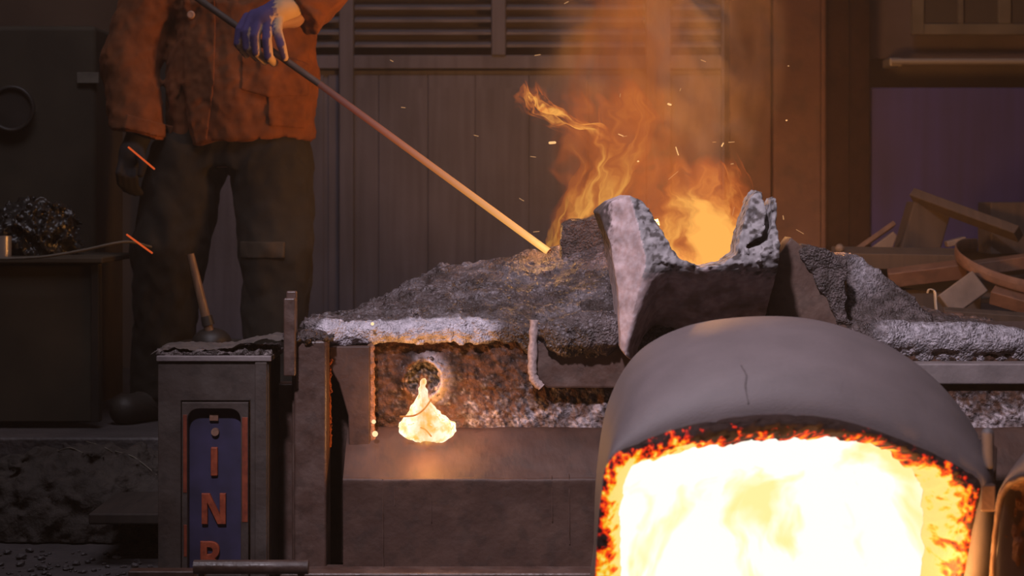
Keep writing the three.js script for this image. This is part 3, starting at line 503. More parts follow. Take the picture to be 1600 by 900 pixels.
  const L = LIGHT.ladle, a = new THREE.RectAreaLight(new THREE.Color().setRGB(...L.color), L.power, PX(1440, 4.0) - PX(990, 4.0), PY(720, 4.0) - PY(1020, 4.0));
  const lp = new THREE.PointLight(new THREE.Color().setRGB(1, 0.45, 0.12), 1.1); lp.name = 'ladle_mouth_glow'; lp.position.copy(P(1475, 905, 3.93)); shadowed(lp, 4);
  a.name = 'ladle_glow'; a.position.set(PX(1215, 4.0), PY(870, 4.0), -3.97); a.lookAt(PX(1215, 4.0), PY(870, 4.0) + 0.2, 0); scene.add(a);
}
{ // a second, empty ladle next to it
  const l2 = base('casting_ladle', 'empty grey ladle at the right edge with dull orange lit inside', 'ladle'), dx = PX(1425, 4.0) - PX(800, 4.0), dy = PY(340, 4.0) - PY(300, 4.0);
  const g = mergeGeometries(shellParts.map((q) => q.index ? q.toNonIndexed() : q)).translate(dx, dy, 0);
  const turned = (q) => q.translate(-PX(1557, 4.0), 0, 4.02).rotateY(-0.62).translate(PX(1557, 4.0), 0, -4.02);
  mesh('shell', turned(g), M.ladle, l2);
  const lip = grid(300, 12, (u, v) => { const q = cMouth(u), t = v * 2 * Math.PI, b = cInner(u), k = 0.14 + 0.12 * Math.cos(t); return [lerp(q.x, b.x, k) + dx, lerp(q.y, b.y, k) + dy, q.z + 0.012 * Math.sin(t) + 0.004 * n3(q.x * 30, q.y * 30, 2)]; }, 2, 0.1, true);
  mesh('mouth_lining', turned(lip), M.scrapRed, l2);
  mesh('inner_lining', [grid(200, 30, (u, v) => { const q = cMouth(u), c = V(PX(1215, 4), PY(860, 4), 0), k = lerp(0.97, 0.80, v) , w = 0.012 * fbm(q.x * 12, v * 5, q.y * 12, 3); return [lerp(c.x, q.x, k) + dx + w, lerp(c.y, q.y, k) + dy + w, -4.01 - 0.5 * v]; }, 2.2, 0.5, true),
    grid(200, 8, (u, v) => { const q = cMouth(u), c = V(PX(1215, 4), PY(860, 4), 0), k = 0.82 * (1 - v); return [lerp(c.x, q.x, k) + dx, lerp(c.y, q.y, k) + dy, -4.5 - 0.03 * v]; }, 2.2, 0.5, true)].map(turned), M.lining2, l2);
  mesh('slag_step', turned(slabPx(1562, 842, 1800, 866, 4.12, 0.3, 0.01)), M.ironRed, l2);
}

function flameTex(seed, o) {                             // thinning gas with drawn-out streaks
  const q = pnoise(seed), f = (u, v, n, k) => { let s = 0, a = 0.5; for (let i = 0; i < k; i++) { s += a * q(u * n + i * 7, v * n + i * 3, 64); a *= 0.55; n *= 2; } return s; };
  return texture(o.w ?? 256, o.h ?? 512, (u, v) => {
    const wx = f(u * 1.2, v * 1.6 + 5, 3, 3), uu = u + 0.22 * wx * (0.3 + v), e = Math.pow(clamp(1 - Math.abs(uu * 2 - 1), 0, 1), o.edge ?? 0.9), n = f(uu * 2.2 + seed, v * (o.stretch ?? 0.9), 3, 5), n2 = f(uu * 1.1, v * 0.8 + 9, 2, 3);
    const rim = sstep(0, 0.10, u) * sstep(1, 0.90, u) * sstep(1, 0.88, v) * sstep(0, o.foot ?? 0.02, v);
    const a = clamp((e * lerp(o.low ?? 1, o.high ?? 0.2, Math.pow(v, o.fall ?? 1)) * (1 + (o.rough ?? 1.3) * n + 0.8 * n2)) - (o.cut ?? 0.02), 0, 1) * rim, t = clamp(v * 0.9 + (o.tone ?? 0) - 0.5 * n, 0, 1);
    const c = mix3(o.hot ?? [1, 0.69, 0.33], [0.90, 0.43, 0.20], clamp(t * 0.5 + 0.9 - 1.5 * a, 0, 1));
    return [c[0], c[1], c[2], a];
  }, true);
}
function gasSheet(path, bulge, yaw, wob, seed, nv = 60) {  // a billowing sheet that rises along a path of [px, py, d, half width in px]
  const c = new THREE.CatmullRomCurve3(path.map((q) => P(q[0], q[1], q[2]))), W = path.map((q) => q[3] * q[2] / FOCAL), n = path.length - 1;
  const g = grid(32, nv, (u, v) => {
    const p = c.getPoint(v), i = Math.min(n - 1, Math.floor(v * n)), w = lerp(W[i], W[i + 1], v * n - i), s = u * 2 - 1, x = s * w, z = bulge * (1 - s * s) + wob * fbm(s * 1.5 + seed, v * 4, seed, 3);
    return [p.x + x * Math.cos(yaw) + z * Math.sin(yaw), p.y + 0.3 * wob * n3(s * 2, v * 3, seed), p.z - x * Math.sin(yaw) + z * Math.cos(yaw)];
  });
  return g;
}
const gasMat = (tex, k) => { const m = new THREE.MeshBasicMaterial({ map: tex, transparent: true, side: THREE.DoubleSide, depthWrite: false }); m.color.setRGB(k, k, k); return m; };
// ---------------------------------------------------------------- burning slag at the tap hole
const glowMat = (rgb, k, map) => { const m = new THREE.MeshStandardMaterial({ color: 0x000000, roughness: 1 }); m.emissive.setRGB(...rgb); m.emissiveIntensity = k; if (map) m.emissiveMap = map; return m; };
const blobHeat = texture(256, 256, (u, v) => { const n = pf(u, v, 4, 4), t = clamp(0.85 + 1.5 * n, 0, 1); return [1, lerp(0.66, 1, t), lerp(0.24, 0.88, t)]; }, true);
{
  const b = base('burning_slag', 'small white hot lump of slag burning on the ledge below the tap hole', 'slag'), D = 5.115, k = D / FOCAL;
  const f = (p) => {
    let s = ell(p, P(668, 668, D), 38 * k, 21 * k, 0.05); s = smin(s, ell(p, P(648, 668, D), 21 * k, 18 * k, 0.035), 0.02); s = smin(s, ell(p, P(690, 672, D), 18 * k, 16 * k, 0.035), 0.02); s = smin(s, ell(p, P(662, 646, D), 20 * k, 20 * k, 0.035), 0.025); s = smin(s, cap(p, P(660, 640, D), P(661, 610, D), 13 * k, 6 * k), 0.02); s = smin(s, ell(p, P(661, 599, D), 6 * k, 9 * k, 0.012), 0.004);
    return s - 0.006 * fbm(p.x * 30, p.y * 30, p.z * 30, 3);
  };
  mesh('glowing_slag', surf(f, [PX(615, D), PY(700, D), -D - 0.08], [PX(725, D), PY(580, D), -D + 0.08], 0.003), glowMat([1, 1, 1], 1.5, rep(blobHeat, 9)), b);
  mesh('flame', gasSheet([[668, 700, 5.05, 46], [668, 670, 5.05, 50], [664, 636, 5.06, 30], [661, 606, 5.07, 14], [661, 580, 5.08, 7]], 0.03, 0, 0.01, 12, 30), gasMat(flameTex(91, { low: 0.75, high: 0.5, rough: 0.8, edge: 1.1, tone: 0.1, w: 128, h: 128, foot: 0.12 }), 1.0), b);
  mesh('cold_splinter', tube([P(625, 651, 5.06), P(648, 649, 5.05), P(662, 640, 5.065), P(674, 624, 5.08)], 0.0022, 20, 6), glowMat([0.75, 0.22, 0.04], 0.8), b);
  mesh('cold_splinter', tube([P(657, 668, 5.06), P(664, 671, 5.055), P(674, 682, 5.07)], 0.002, 16, 6), glowMat([0.75, 0.22, 0.04], 0.8), b);
  const L = LIGHT.blob; for (const [x, y, d, w] of [[668, 694, 5.05, 0.9], [630, 625, 5.1, 0.45], [712, 640, 5.09, 0.6]]) { const l = new THREE.PointLight(new THREE.Color().setRGB(...L.color), L.power * 1.4 * w); l.name = 'burning_slag_glow'; l.position.copy(P(x, y, d)); shadowed(l, L.soft); }
}
for (const [x, y, r, d, lab] of [[582, 506, 2.6, 5.12, 'tiny glowing bead on the pale slag lip'], [584, 659, 3.4, 5.12, 'upper of two glowing beads on the crusted seam'], [586, 678, 4.6, 5.12, 'lower and larger of two glowing beads on the crusted seam']])
  tag(mesh('glowing_bead', new THREE.SphereGeometry(r * d / FOCAL, 20, 14).translate(...P(x, y, d)), glowMat([1, 0.72, 0.38], 1.2)), lab, 'bead');

// ---------------------------------------------------------------- fire and smoke over the spout
{
  const fl = base('furnace_fire', 'orange flames leaping from the furnace mouth behind the spout', 'fire');
  const t1 = flameTex(11, { low: 1.5, high: 0.25, fall: 0.8, rough: 0.9, edge: 0.6 }), t2 = flameTex(23, { low: 1.1, high: 0.18, rough: 1.5 }), t3 = flameTex(37, { low: 0.85, high: 0.5, rough: 1.4, stretch: 0.7, tone: 0.25, cut: 0.08 }), t4 = flameTex(53, { low: 0.55, high: 0.8, rough: 2.0, stretch: 1.3, tone: 0, cut: 0.12, foot: 0.3 }), t5 = flameTex(71, { low: 0.9, high: 0.36, rough: 1.0, tone: 0.45, hot: [0.94, 0.52, 0.26], edge: 1.2, foot: 0.1 });
  mesh('flame', gasSheet([[1100, 450, 5.40, 130], [1098, 370, 5.45, 125], [1085, 310, 5.5, 110], [1070, 240, 5.5, 85]], 0.07, 0.1, 0.05, 1), gasMat(t1, 1.12), fl);
  mesh('flame', gasSheet([[1110, 440, 5.6, 80], [1120, 360, 5.62, 75], [1125, 300, 5.66, 62], [1110, 240, 5.7, 40]], -0.08, -0.5, 0.06, 2), gasMat(t2, 0.75), fl);
  mesh('flame', gasSheet([[905, 410, 5.82, 60], [912, 340, 5.8, 66], [940, 270, 5.78, 95], [955, 200, 5.75, 115], [940, 120, 5.7, 110]], 0.08, 0.25, 0.08, 3), gasMat(t3, 0.82), fl);
  mesh('flame', gasSheet([[868, 400, 5.78, 22], [884, 350, 5.78, 26], [905, 300, 5.76, 26], [925, 250, 5.74, 18]], 0.03, -0.4, 0.03, 6), gasMat(t2, 0.5), fl);
  mesh('flame_wisp', gasSheet([[950, 240, 5.66, 70], [905, 200, 5.62, 58], [865, 185, 5.58, 48], [835, 165, 5.56, 40], [825, 130, 5.56, 24]], 0.05, 0.2, 0.05, 4), gasMat(t4, 0.95), fl);
  mesh('lit_smoke_plume', gasSheet([[1010, 420, 5.9, 140], [1000, 300, 5.92, 140], [990, 180, 5.95, 150], [985, 60, 5.98, 130], [975, -60, 6, 110], [975, -160, 6, 90]], 0.1, -0.15, 0.1, 5), gasMat(t5, 0.4), fl);  // smoke lit by the fire, built as a sheet with its own glow
  const L = LIGHT.fire, l = new THREE.PointLight(new THREE.Color().setRGB(...L.color), L.power); l.name = 'furnace_fire_glow'; l.position.copy(P(1105, 402, 5.7)); shadowed(l, L.soft);
  const U = LIGHT.fireUpper, l2 = new THREE.PointLight(new THREE.Color().setRGB(...U.color), U.power); l2.name = 'furnace_fire_glow'; l2.position.copy(P(1012, 312, 5.8)); shadowed(l2, U.soft);
}
{
  const s = base('rising_smoke', 'thin brown smoke drifting up from the furnace fire to the louvres', 'smoke'); s.userData.kind = 'stuff';
  const t = texture(256, 256, (u, v) => { const e = clamp(1 - Math.abs(u * 2 - 1), 0, 1) * sstep(0.05, 0.5, v) * sstep(1, 0.8, v), n = pf(u, v * 0.8, 3, 5); return [0.6, 0.47, 0.38, clamp(e * (0.8 + 1.5 * n), 0, 1) * sstep(0, 0.1, u) * sstep(1, 0.9, u)]; });
  const m = new THREE.MeshPhysicalMaterial({ map: t, transparent: true, side: THREE.DoubleSide, roughness: 1, transmission: 0.5, thickness: 0, opacity: 0.26, specularIntensity: 0, depthWrite: false });
  mesh('smoke_sheet', gasSheet([[1010, 400, 6.5, 190], [1000, 250, 6.45, 190], [1000, 100, 6.4, 190], [990, -50, 6.4, 180], [990, -250, 6.3, 170]], 0.14, 0.2, 0.12, 8), m, s);
  mesh('smoke_sheet', gasSheet([[1080, 380, 6.8, 130], [1075, 250, 6.7, 140], [1090, 100, 6.5, 150], [1080, -80, 6.5, 160], [1080, -220, 6.5, 160]], -0.14, -0.3, 0.12, 9), m, s);
}
{ // sparks: hot flakes in the air, each longer than it is thick
  const spark = glowMat([1, 0.55, 0.22], 1.0), dim = glowMat([0.75, 0.38, 0.16], 0.55), red = glowMat([0.75, 0.10, 0.02], 0.75);
  const list = [[863, 223, 12, 4, 4, 5.6, 0], [1046, 163, 7, -18, 3, 5.6, 0], [970, 211, 9, -22, 1.6, 5.7, 0], [976, 213, 8, 12, 1.2, 5.7, 1], [1058, 236, 14, -72, 1.6, 5.6, 0], [1129, 226, 7, 62, 2, 5.6, 0], [1143, 222, 10, 4, 1.3, 5.6, 1], [1144, 256, 5, 10, 1.6, 5.6, 1], [1052, 274, 20, 40, 1, 5.6, 1], [1116, 222, 6, 2, 1, 5.6, 1], [833, 245, 9, -8, 1.2, 5.7, 1], [815, 312, 9, -30, 1.2, 5.7, 1], [744, 212, 8, -14, 1.2, 5.8, 1], [969, 149, 6, 80, 1.3, 5.7, 1], [997, 252, 3, 20, 2.6, 5.7, 0], [1099, 95, 9, -22, 1.6, 5.7, 1], [840, 86, 10, 8, 1.4, 5.8, 1], [1063, 140, 5, 70, 1.4, 5.7, 1], [1146, 330, 14, 76, 1, 5.5, 1], [1224, 340, 7, -80, 1.8, 5.4, 1], [1250, 362, 14, -30, 0.9, 5.4, 1], [1232, 103, 3, 0, 2, 5.8, 1], [1229, 188, 3, 10, 2, 5.8, 0], [838, 362, 10, 5, 1, 5.7, 1], [885, 4, 8, 28, 1.3, 5.9, 1], [630, 168, 7, -6, 1.2, 5.8, 1], [612, 95, 6, -30, 1.2, 5.8, 1]];
  const LAB = { '863,223': 'thickest bright spark, lying level just below the curled flame wisp', '1046,163': 'bright short spark high right of the flames, before the wall post', '970,211': 'bright slanting spark in the middle of the flames', '1058,236': 'long thin bright spark standing almost upright right of the flames',
    '1129,226': 'bright tilted spark at the left edge of the rusty pillar', '997,252': 'tiny round bright spark just above the spout peak', '1229,188': 'lower tiny round spark before the rusty pillar' };
  for (const [x, y, len, deg, w, d, faint] of list) {
    const k = d / FOCAL, g = new THREE.CapsuleGeometry(w * k / 2, Math.max(0.001, len * k - w * k), 4, 8).rotateZ((deg - 90) * Math.PI / 180);
    const o = mesh('spark', g, faint ? dim : spark); o.position.copy(P(x, y, d)); tag(o, LAB[`${x},${y}`] ?? 'small faint thin orange spark drifting in the air around the furnace fire', 'spark', LAB[`${x},${y}`] ? 'bright sparks over the furnace' : 'faint sparks round the furnace fire');
  }
  for (const [x, y, len, deg, lab] of [[221, 247, 52, -40, 'thin red hot sliver falling beside the hanging dark glove'], [218, 381, 48, -36, 'thin red hot sliver in front of the dark trouser knee']]) {
    const d = 6.05, k = d / FOCAL, o = mesh('red_sliver', new THREE.CapsuleGeometry(1.5 * k, len * k, 4, 8).rotateZ((deg - 90) * Math.PI / 180), red); o.position.copy(P(x, y, d)); tag(o, lab, 'spark');
  }
}

// ---------------------------------------------------------------- the stirring rod
{
  const r = base('stirring_rod', 'long steel rod held by the worker, its lower end glowing orange in the furnace', 'rod');
  const a = P(180, -93, 6.28), h = P(500, 132, 6.14), b = P(858, 394, 5.72), R = 0.0105;
  const cyl = (p, q, r0, r1) => { const L = p.distanceTo(q), g = new THREE.CylinderGeometry(r1, r0, L, 20, 40); g.translate(0, L / 2, 0).applyQuaternion(new THREE.Quaternion().setFromUnitVectors(V(0, 1, 0), q.clone().sub(p).normalize())).translate(p.x, p.y, p.z); return g; };
  mesh('shaft', cyl(a, h, R, R), mat([0.13, 0.09, 0.075], 0.7, { map: 'mottle', mapSize: 3 }), r);
  const heat = texture(4, 256, (u, v) => { const c = new THREE.Color().setRGB(lerp(0.05, 1.0, Math.pow(v, 1.7)), lerp(0.008, 0.50, Math.pow(v, 2.5)), lerp(0.003, 0.12, Math.pow(v, 3.4))); c.convertLinearToSRGB(); return [c.r, c.g, c.b]; }, true); heat.wrapT = THREE.ClampToEdgeWrapping;   // glow of steel by its temperature along the rod
  const m = mat([0.09, 0.055, 0.045], 0.7); m.emissive.setRGB(1, 1, 1); m.emissiveMap = heat; m.emissiveIntensity = 1.0;
  mesh('hot_end', cyl(h, b, R, R), m, r);
  const L = LIGHT.rod, l = new THREE.PointLight(new THREE.Color().setRGB(...L.color), L.power); l.name = 'hot_rod_glow'; l.position.copy(P(840, 372, 5.68)); shadowed(l, L.soft);
}
// ---------------------------------------------------------------- the worker
{
  const w = base('person', 'worker in rust brown jacket and dark trousers holding a long rod in a gloved hand', 'person');
  const Y0 = 0.25, c = V(PX(378, 6.62), 0, -6.62), yaw = -0.15, cy = Math.cos(yaw), sy = Math.sin(yaw), W = (x, y, d) => P(x, y, d);
  const loc = (p) => { const x = p.x - c.x, z = p.z - c.z; return [x * cy - z * sy, x * sy + z * cy]; };      // across and forward of the chest
  const world = (lx, y, lz) => V(c.x + lx * cy + lz * sy, y, c.z - lx * sy + lz * cy);
  // skeleton
  const shR = W(252, -36, 6.62), elR = W(202, 95, 6.60), wrR = W(215, 225, 6.52), haR = W(200, 262, 6.50);
  const shL = W(478, -40, 6.52), elL = W(540, -66, 6.38), wrL = W(460, 28, 6.26), haL = W(408, 40, 6.19);
  const hipR = W(292, 258, 6.62), knR = W(266, 392, 6.56), anR = W(246, 610, 6.60), hipL = W(424, 258, 6.58), knL = W(431, 392, 6.50), anL = W(429, 610, 6.56);
  const neck = world(0.01, 1.74, 0.02), head = world(0.02, 1.92, 0.07);
  const body = (p) => {
    const [x, z] = loc(p); let s = Math.max((Math.hypot(x / 0.17, z / 0.10) - 1) * 0.10, p.y - 1.62, 1.08 - p.y);
    s = smin(s, cap(p, shR, shL, 0.065, 0.065), 0.08); s = smin(s, cap(p, world(0, 1.6, 0), neck, 0.07, 0.055), 0.05); s = smin(s, cap(p, neck, head, 0.055, 0.06), 0.03);
    s = Math.min(s, smin(cap(p, shR, elR, 0.05, 0.04), cap(p, elR, wrR, 0.04, 0.028), 0.02)); s = smin(s, cap(p, wrR, haR, 0.028, 0.030), 0.02);
    s = smin(s, smin(cap(p, shL, elL, 0.05, 0.04), cap(p, elL, wrL, 0.04, 0.028), 0.02), 0.02); s = smin(s, cap(p, wrL, haL, 0.026, 0.028), 0.02);
    s = smin(s, smin(cap(p, hipR, knR, 0.085, 0.055), cap(p, knR, anR, 0.055, 0.038), 0.02), 0.04); s = smin(s, smin(cap(p, hipL, knL, 0.085, 0.055), cap(p, knL, anL, 0.055, 0.038), 0.02), 0.04);
    return s;
  };
  const skin = [0.42, 0.22, 0.14];
  // head: skull, jaw, brow, nose, lips, ears, looking down at the furnace
  const hy = -0.9, hp = (x, y, z) => { const X = x * Math.cos(0.45) + z * Math.sin(0.45), Z = -x * Math.sin(0.45) + z * Math.cos(0.45); return V(head.x + X, head.y + y - 0.12 * Z, head.z + Z); };
  const face = (p) => {
    let s = ell(p, hp(0, 0.02, 0), 0.076, 0.10, 0.092); s = smin(s, ell(p, hp(0, -0.06, 0.03), 0.055, 0.06, 0.06), 0.03); s = smin(s, cap(p, hp(0, 0.015, 0.085), hp(0, -0.03, 0.108), 0.008, 0.013), 0.012);
    for (const k of [-1, 1]) { s = smin(s, cap(p, hp(k * 0.012, 0.03, 0.086), hp(k * 0.045, 0.03, 0.072), 0.008, 0.008), 0.01); s = Math.max(s, -ell(p, hp(k * 0.031, 0.012, 0.092), 0.015, 0.009, 0.014)); s = smin(s, ell(p, hp(k * 0.031, 0.012, 0.074), 0.012, 0.010, 0.012), 0.003); s = smin(s, ell(p, hp(k * 0.08, 0.0, -0.005), 0.010, 0.030, 0.018), 0.008); s = smin(s, cap(p, hp(0, -0.068, 0.088), hp(k * 0.02, -0.066, 0.080), 0.007, 0.005), 0.004); }
    s = smin(s, cap(p, hp(0, -0.05, -0.02), neck, 0.055, 0.056), 0.03);
    return s;
  };
  const fcol = (p) => { const e = Math.min(...[-1, 1].map((k) => p.distanceTo(hp(k * 0.031, 0.012, 0.086)))); if (e < 0.006) return [0.05, 0.03, 0.02]; if (e < 0.011) return [0.7, 0.65, 0.6]; if (p.distanceTo(hp(0, -0.067, 0.09)) < 0.02) return [0.42, 0.16, 0.12]; return skin; };
  const lo = [PX(140, 6.6), 0.27, -6.85], hi = [PX(580, 6.3), 1.98, -6.08];
  mesh('body', [surf(body, lo, hi, 0.012, () => skin), surf(face, [head.x - 0.16, head.y - 0.2, head.z - 0.16], [head.x + 0.16, head.y + 0.16, head.z + 0.18], 0.004, fcol)], M.skin, w);
  mesh('cap', surf((p) => { const s = Math.abs(ell(p, hp(0, 0.03, -0.005), 0.084, 0.106, 0.10)) - 0.005, a = Math.max(s, hp(0, 0.05, 0).y - p.y), b = Math.max(ell(p, hp(0, 0.05, 0.09), 0.07, 0.012, 0.06), -0.0); return Math.min(a, b); }, [head.x - 0.17, head.y, head.z - 0.17], [head.x + 0.17, head.y + 0.2, head.z + 0.19], 0.006), M.trousers, w);
  // trousers, loose and creased
  const crease = (p, a, f) => a * (n3(p.x * f, p.y * f * 0.55 + p.x * 4, p.z * f) + 0.5 * n3(p.x * f * 2.2, p.y * f * 1.6, p.z * f * 2));
  const legR = (p) => smin(cap(p, hipR, knR, 0.130, 0.122), cap(p, knR, W(247, 650, 6.60), 0.122, 0.088), 0.03), legL = (p) => smin(cap(p, hipL, knL, 0.138, 0.118), cap(p, knL, W(429, 650, 6.56), 0.118, 0.092), 0.03);
  const trou = (p) => {
    let s = smin(legR(p), legL(p), 0.012); const [x, z] = loc(p);
    s = smin(s, Math.max((Math.hypot(x / 0.235, z / 0.145) - 1) * 0.145, p.y - 1.30, PY(262, 6.6) - p.y), 0.03); s = Math.max(s, Y0 + 0.07 - p.y);
    return Math.abs(s) > 0.05 ? s : s - crease(p, 0.008, 9);
  };
  const tr = mesh('trousers', surf(trou, [PX(185, 6.6), 0.29, -6.86], [PX(505, 6.5), 1.34, -6.32], 0.009), M.trousers, w);
  mesh('knee_patch', surf((p) => Math.max(trou(p) - 0.008, Math.abs(p.x - PX(411, 6.42)) - 0.075, Math.abs(p.y - PY(390, 6.42)) - 0.026, -6.5 - p.z), [PX(365, 6.42), PY(412, 6.42), -6.5], [PX(460, 6.42), PY(368, 6.42), -6.3], 0.005), M.patch, tr);
  for (const [a, t] of [[W(247, 650, 6.60), -0.5], [W(429, 650, 6.56), 0.25]]) {
    const toe = V(a.x + Math.sin(t) * 0.17, Y0 + 0.045, a.z + Math.cos(t) * 0.17), heel = V(a.x - Math.sin(t) * 0.05, Y0 + 0.05, a.z - Math.cos(t) * 0.05);
    mesh('boot', surf((p) => Math.max(smin(cap(p, V(a.x, Y0 + 0.26, a.z), V(a.x, Y0 + 0.08, a.z), 0.07, 0.06), cap(p, heel, toe, 0.052, 0.05), 0.05), Y0 + 0.002 - p.y, p.y - Y0 - 0.2), [a.x - 0.25, Y0 - 0.02, a.z - 0.15], [a.x + 0.25, Y0 + 0.3, a.z + 0.26], 0.009), M.boot, w);
  }
  // jacket: open at the hem below the last button
  const slit = poly([[PX(279, 6.44), PY(128, 6.44)], [PX(302, 6.44), PY(236, 6.44)], [PX(246, 6.44), PY(240, 6.44)], [PX(268, 6.44), PY(150, 6.44)]]);
  const jTorso = (p) => {
    const [x, z] = loc(p), a = 0.256 - 0.02 * sstep(1.35, 1.6, p.y), b = 0.172 - 0.02 * sstep(1.35, 1.6, p.y);
    let s = (Math.hypot(x / a, z / b) - 1) * b; s = Math.max(s, p.y - 1.60);
    s = smin(s, cap(p, shR, shL, 0.10, 0.10), 0.10);
    return Math.max(s, PY(226 - 0.05 * (800 + p.x * FOCAL / 6.5 - 300) + 3 * n3(p.x * 9, 1, 2), 6.5) - p.y);
  };
  const jR = (p) => Math.max(smin(cap(p, shR, elR, 0.105, 0.094), cap(p, elR, wrR, 0.094, 0.084), 0.03), PY(212 + 0.25 * (800 + p.x * FOCAL / 6.5 - 225), 6.5) - p.y);
  const cuffDir = wrL.clone().sub(elL).normalize(), cuffAt = wrL.clone().addScaledVector(cuffDir, -0.014);
  const jL = (p) => Math.max(smin(cap(p, shL, elL, 0.105, 0.10), cap(p, elL, wrL, 0.10, 0.084), 0.03), (p.x - cuffAt.x) * cuffDir.x + (p.y - cuffAt.y) * cuffDir.y + (p.z - cuffAt.z) * cuffDir.z);
  const jk = (p) => {
    let s = smin(jTorso(p), jR(p), 0.015);
    if (p.z > -6.62) s = Math.max(s, -Math.max(slit(p.x, p.y), -6.535 - p.z));
    if (Math.abs(s) > 0.05) return s;
    return s - crease(p, 0.0075, 6.5) - 0.004 * Math.sin(p.y * 38 + 9 * n3(p.x * 3, p.y * 2, p.z * 3)) * sstep(PX(470, 6.4), PX(520, 6.3), p.x) - 0.003 * n3(p.x * 26, p.y * 26, p.z * 26);
  };
  const jg = mesh('jacket', surf(jk, [PX(135, 6.6), PY(245, 6.5), -6.88], [PX(585, 6.3), 1.86, -6.1], 0.007), M.jacket, w);
  mesh('sleeve', surf((p) => { const s = jL(p); return Math.abs(s) > 0.04 ? s : s - crease(p, 0.006, 9) - 0.004 * Math.sin(((p.x - elL.x) * cuffDir.x + (p.y - elL.y) * cuffDir.y) * 60 + 4 * n3(p.x * 8, p.y * 8, p.z * 8)); }, [PX(430, 6.2), PY(110, 6.3), -6.7], [PX(600, 6.3), 1.9, -6.1], 0.006), M.jacket, jg);
  const F = 6.43, patchOn = (n, pts, up, m, from = -6.6) => { const q = poly(flat(pts, F)), xs = pts.map((v) => v[0]), ys = pts.map((v) => v[1]); return mesh(n, surf((p) => Math.max(jk(p) - up, q(p.x, p.y), from - p.z), [PX(Math.min(...xs) - 6, F), PY(Math.max(...ys) + 6, F), from], [PX(Math.max(...xs) + 6, F), PY(Math.min(...ys) - 6, F), -6.2], 0.005), m, jg); };
  patchOn('placket', [[280, -60], [333, -60], [333, 130], [320, 220], [300, 224], [281, 128]], 0.005, M.jacket);
  patchOn('pocket', [[376, 66], [478, 96], [478, 148], [420, 152], [376, 140]], 0.007, M.jacket);
  patchOn('pocket', [[415, 112], [476, 112], [472, 200], [418, 196]], 0.005, M.jacket);
  patchOn('cuff', [[196, 178], [262, 196], [256, 216], [190, 200]], 0.006, M.jacket);
  { // button where the placket lies
    let z = -6.2; while (jk(V(PX(293, F), PY(20, F), z)) > 0.006 && z > -6.7) z -= 0.002;
    mesh('button', new THREE.LatheGeometry([[0, 0.006], [0.004, 0.005], [0.008, 0.007], [0.0125, 0.006], [0.0135, 0.002], [0.012, -0.008]].map(([x, y]) => new THREE.Vector2(x, y)), 24).rotateX(Math.PI / 2).rotateY(yaw).translate(PX(293, F), PY(20, F), z - 0.001), M.button, jg);
  }
  mesh('shirt', surf((p) => { const [x, z] = loc(p); return Math.max((Math.hypot(x / 0.23, z / 0.125) - 1) * 0.125, p.y - 1.55, 1.2 - p.y) - 0.004 * n3(p.x * 9, p.y * 7, p.z * 9); }, [c.x - 0.28, 1.18, c.z - 0.2], [c.x + 0.28, 1.58, c.z + 0.2], 0.01), M.lining, w);
  // gloves: back of the hand towards us, fingers closed round the rod
  const hand = (pal, fingers) => (p) => { let s = 9; for (const [a, b, ra, rb] of pal) s = smin(s, cap(p, a, b, ra, rb), 0.02); for (const ch of fingers) { let f = 9; for (let i = 0; i < ch.length - 1; i++) f = Math.min(f, cap(p, ch[i], ch[i + 1], ch[i].r, ch[i + 1].r)); s = smin(s, f, 0.006); } return s; };
  const chain = (pts) => pts.map(([x, y, d, r]) => { const v = W(x, y, d); v.r = r; return v; });
  const d0 = 6.2;
  const fingers = [
    chain([[386, 26, 6.185, 0.0135], [374, 46, 6.158, 0.013], [371, 68, 6.158, 0.0125], [385, 86, 6.205, 0.0105]]),
    chain([[396, 22, 6.175, 0.015], [384, 50, 6.142, 0.0145], [386, 75, 6.145, 0.0135], [402, 91, 6.20, 0.0115]]),
    chain([[408, 22, 6.17, 0.0155], [399, 56, 6.132, 0.015], [401, 82, 6.138, 0.014], [414, 96, 6.195, 0.012]]),
    chain([[420, 26, 6.17, 0.0155], [417, 62, 6.130, 0.015], [420, 89, 6.136, 0.0145], [428, 98, 6.185, 0.013]]),
    chain([[436, 22, 6.19, 0.016], [433, 48, 6.150, 0.016], [440, 72, 6.140, 0.0145], [445, 90, 6.150, 0.0115]]),
  ];
  const gl = hand([[W(437, 14, 6.2), W(412, 30, 6.18), 0.034, 0.036], [W(412, 30, 6.18), W(396, 36, 6.18), 0.034, 0.030], [W(456, 12, 6.235), W(434, 18, 6.2), 0.034, 0.034]], fingers);
  const gcol = (p, n) => { // dyed glove with pale cuff, orange firelight painted on its lower right sides
    const x = 800 + p.x * FOCAL / -p.z, k = fbm(p.x * 60, p.y * 60, p.z * 60, 3), fireSide = n.x * 0.75 - n.y * 0.55 - n.z * 0.35 + 0.3 * k, cuff = sstep(425, 434, x + 10 * k) * sstep(64, 40, 300 + (EYE - p.y) * FOCAL / -p.z);
    return mix3([0.075, 0.055, 0.20], [0.66, 0.44, 0.26], clamp(sstep(0.0, 0.25, fireSide) + cuff, 0, 1));
  };
  mesh('glove', surf(gl, [PX(355, d0), PY(120, d0), -6.29], [PX(478, d0), PY(-16, d0), -6.06], 0.0032, gcol), M.glove, w);
  const fr = [[188, 250], [196, 254], [204, 256], [212, 256]].map(([x, y], i) => chain([[x + 4, y, 6.47 + i * 0.006, 0.013], [x - 2, y + 20, 6.45 + i * 0.006, 0.0125], [x, y + 36, 6.47 + i * 0.006, 0.0115], [x + 8, y + 46, 6.49 + i * 0.006, 0.010]]));
  fr.push(chain([[218, 238, 6.47, 0.016], [224, 256, 6.44, 0.014], [220, 272, 6.44, 0.012]]));
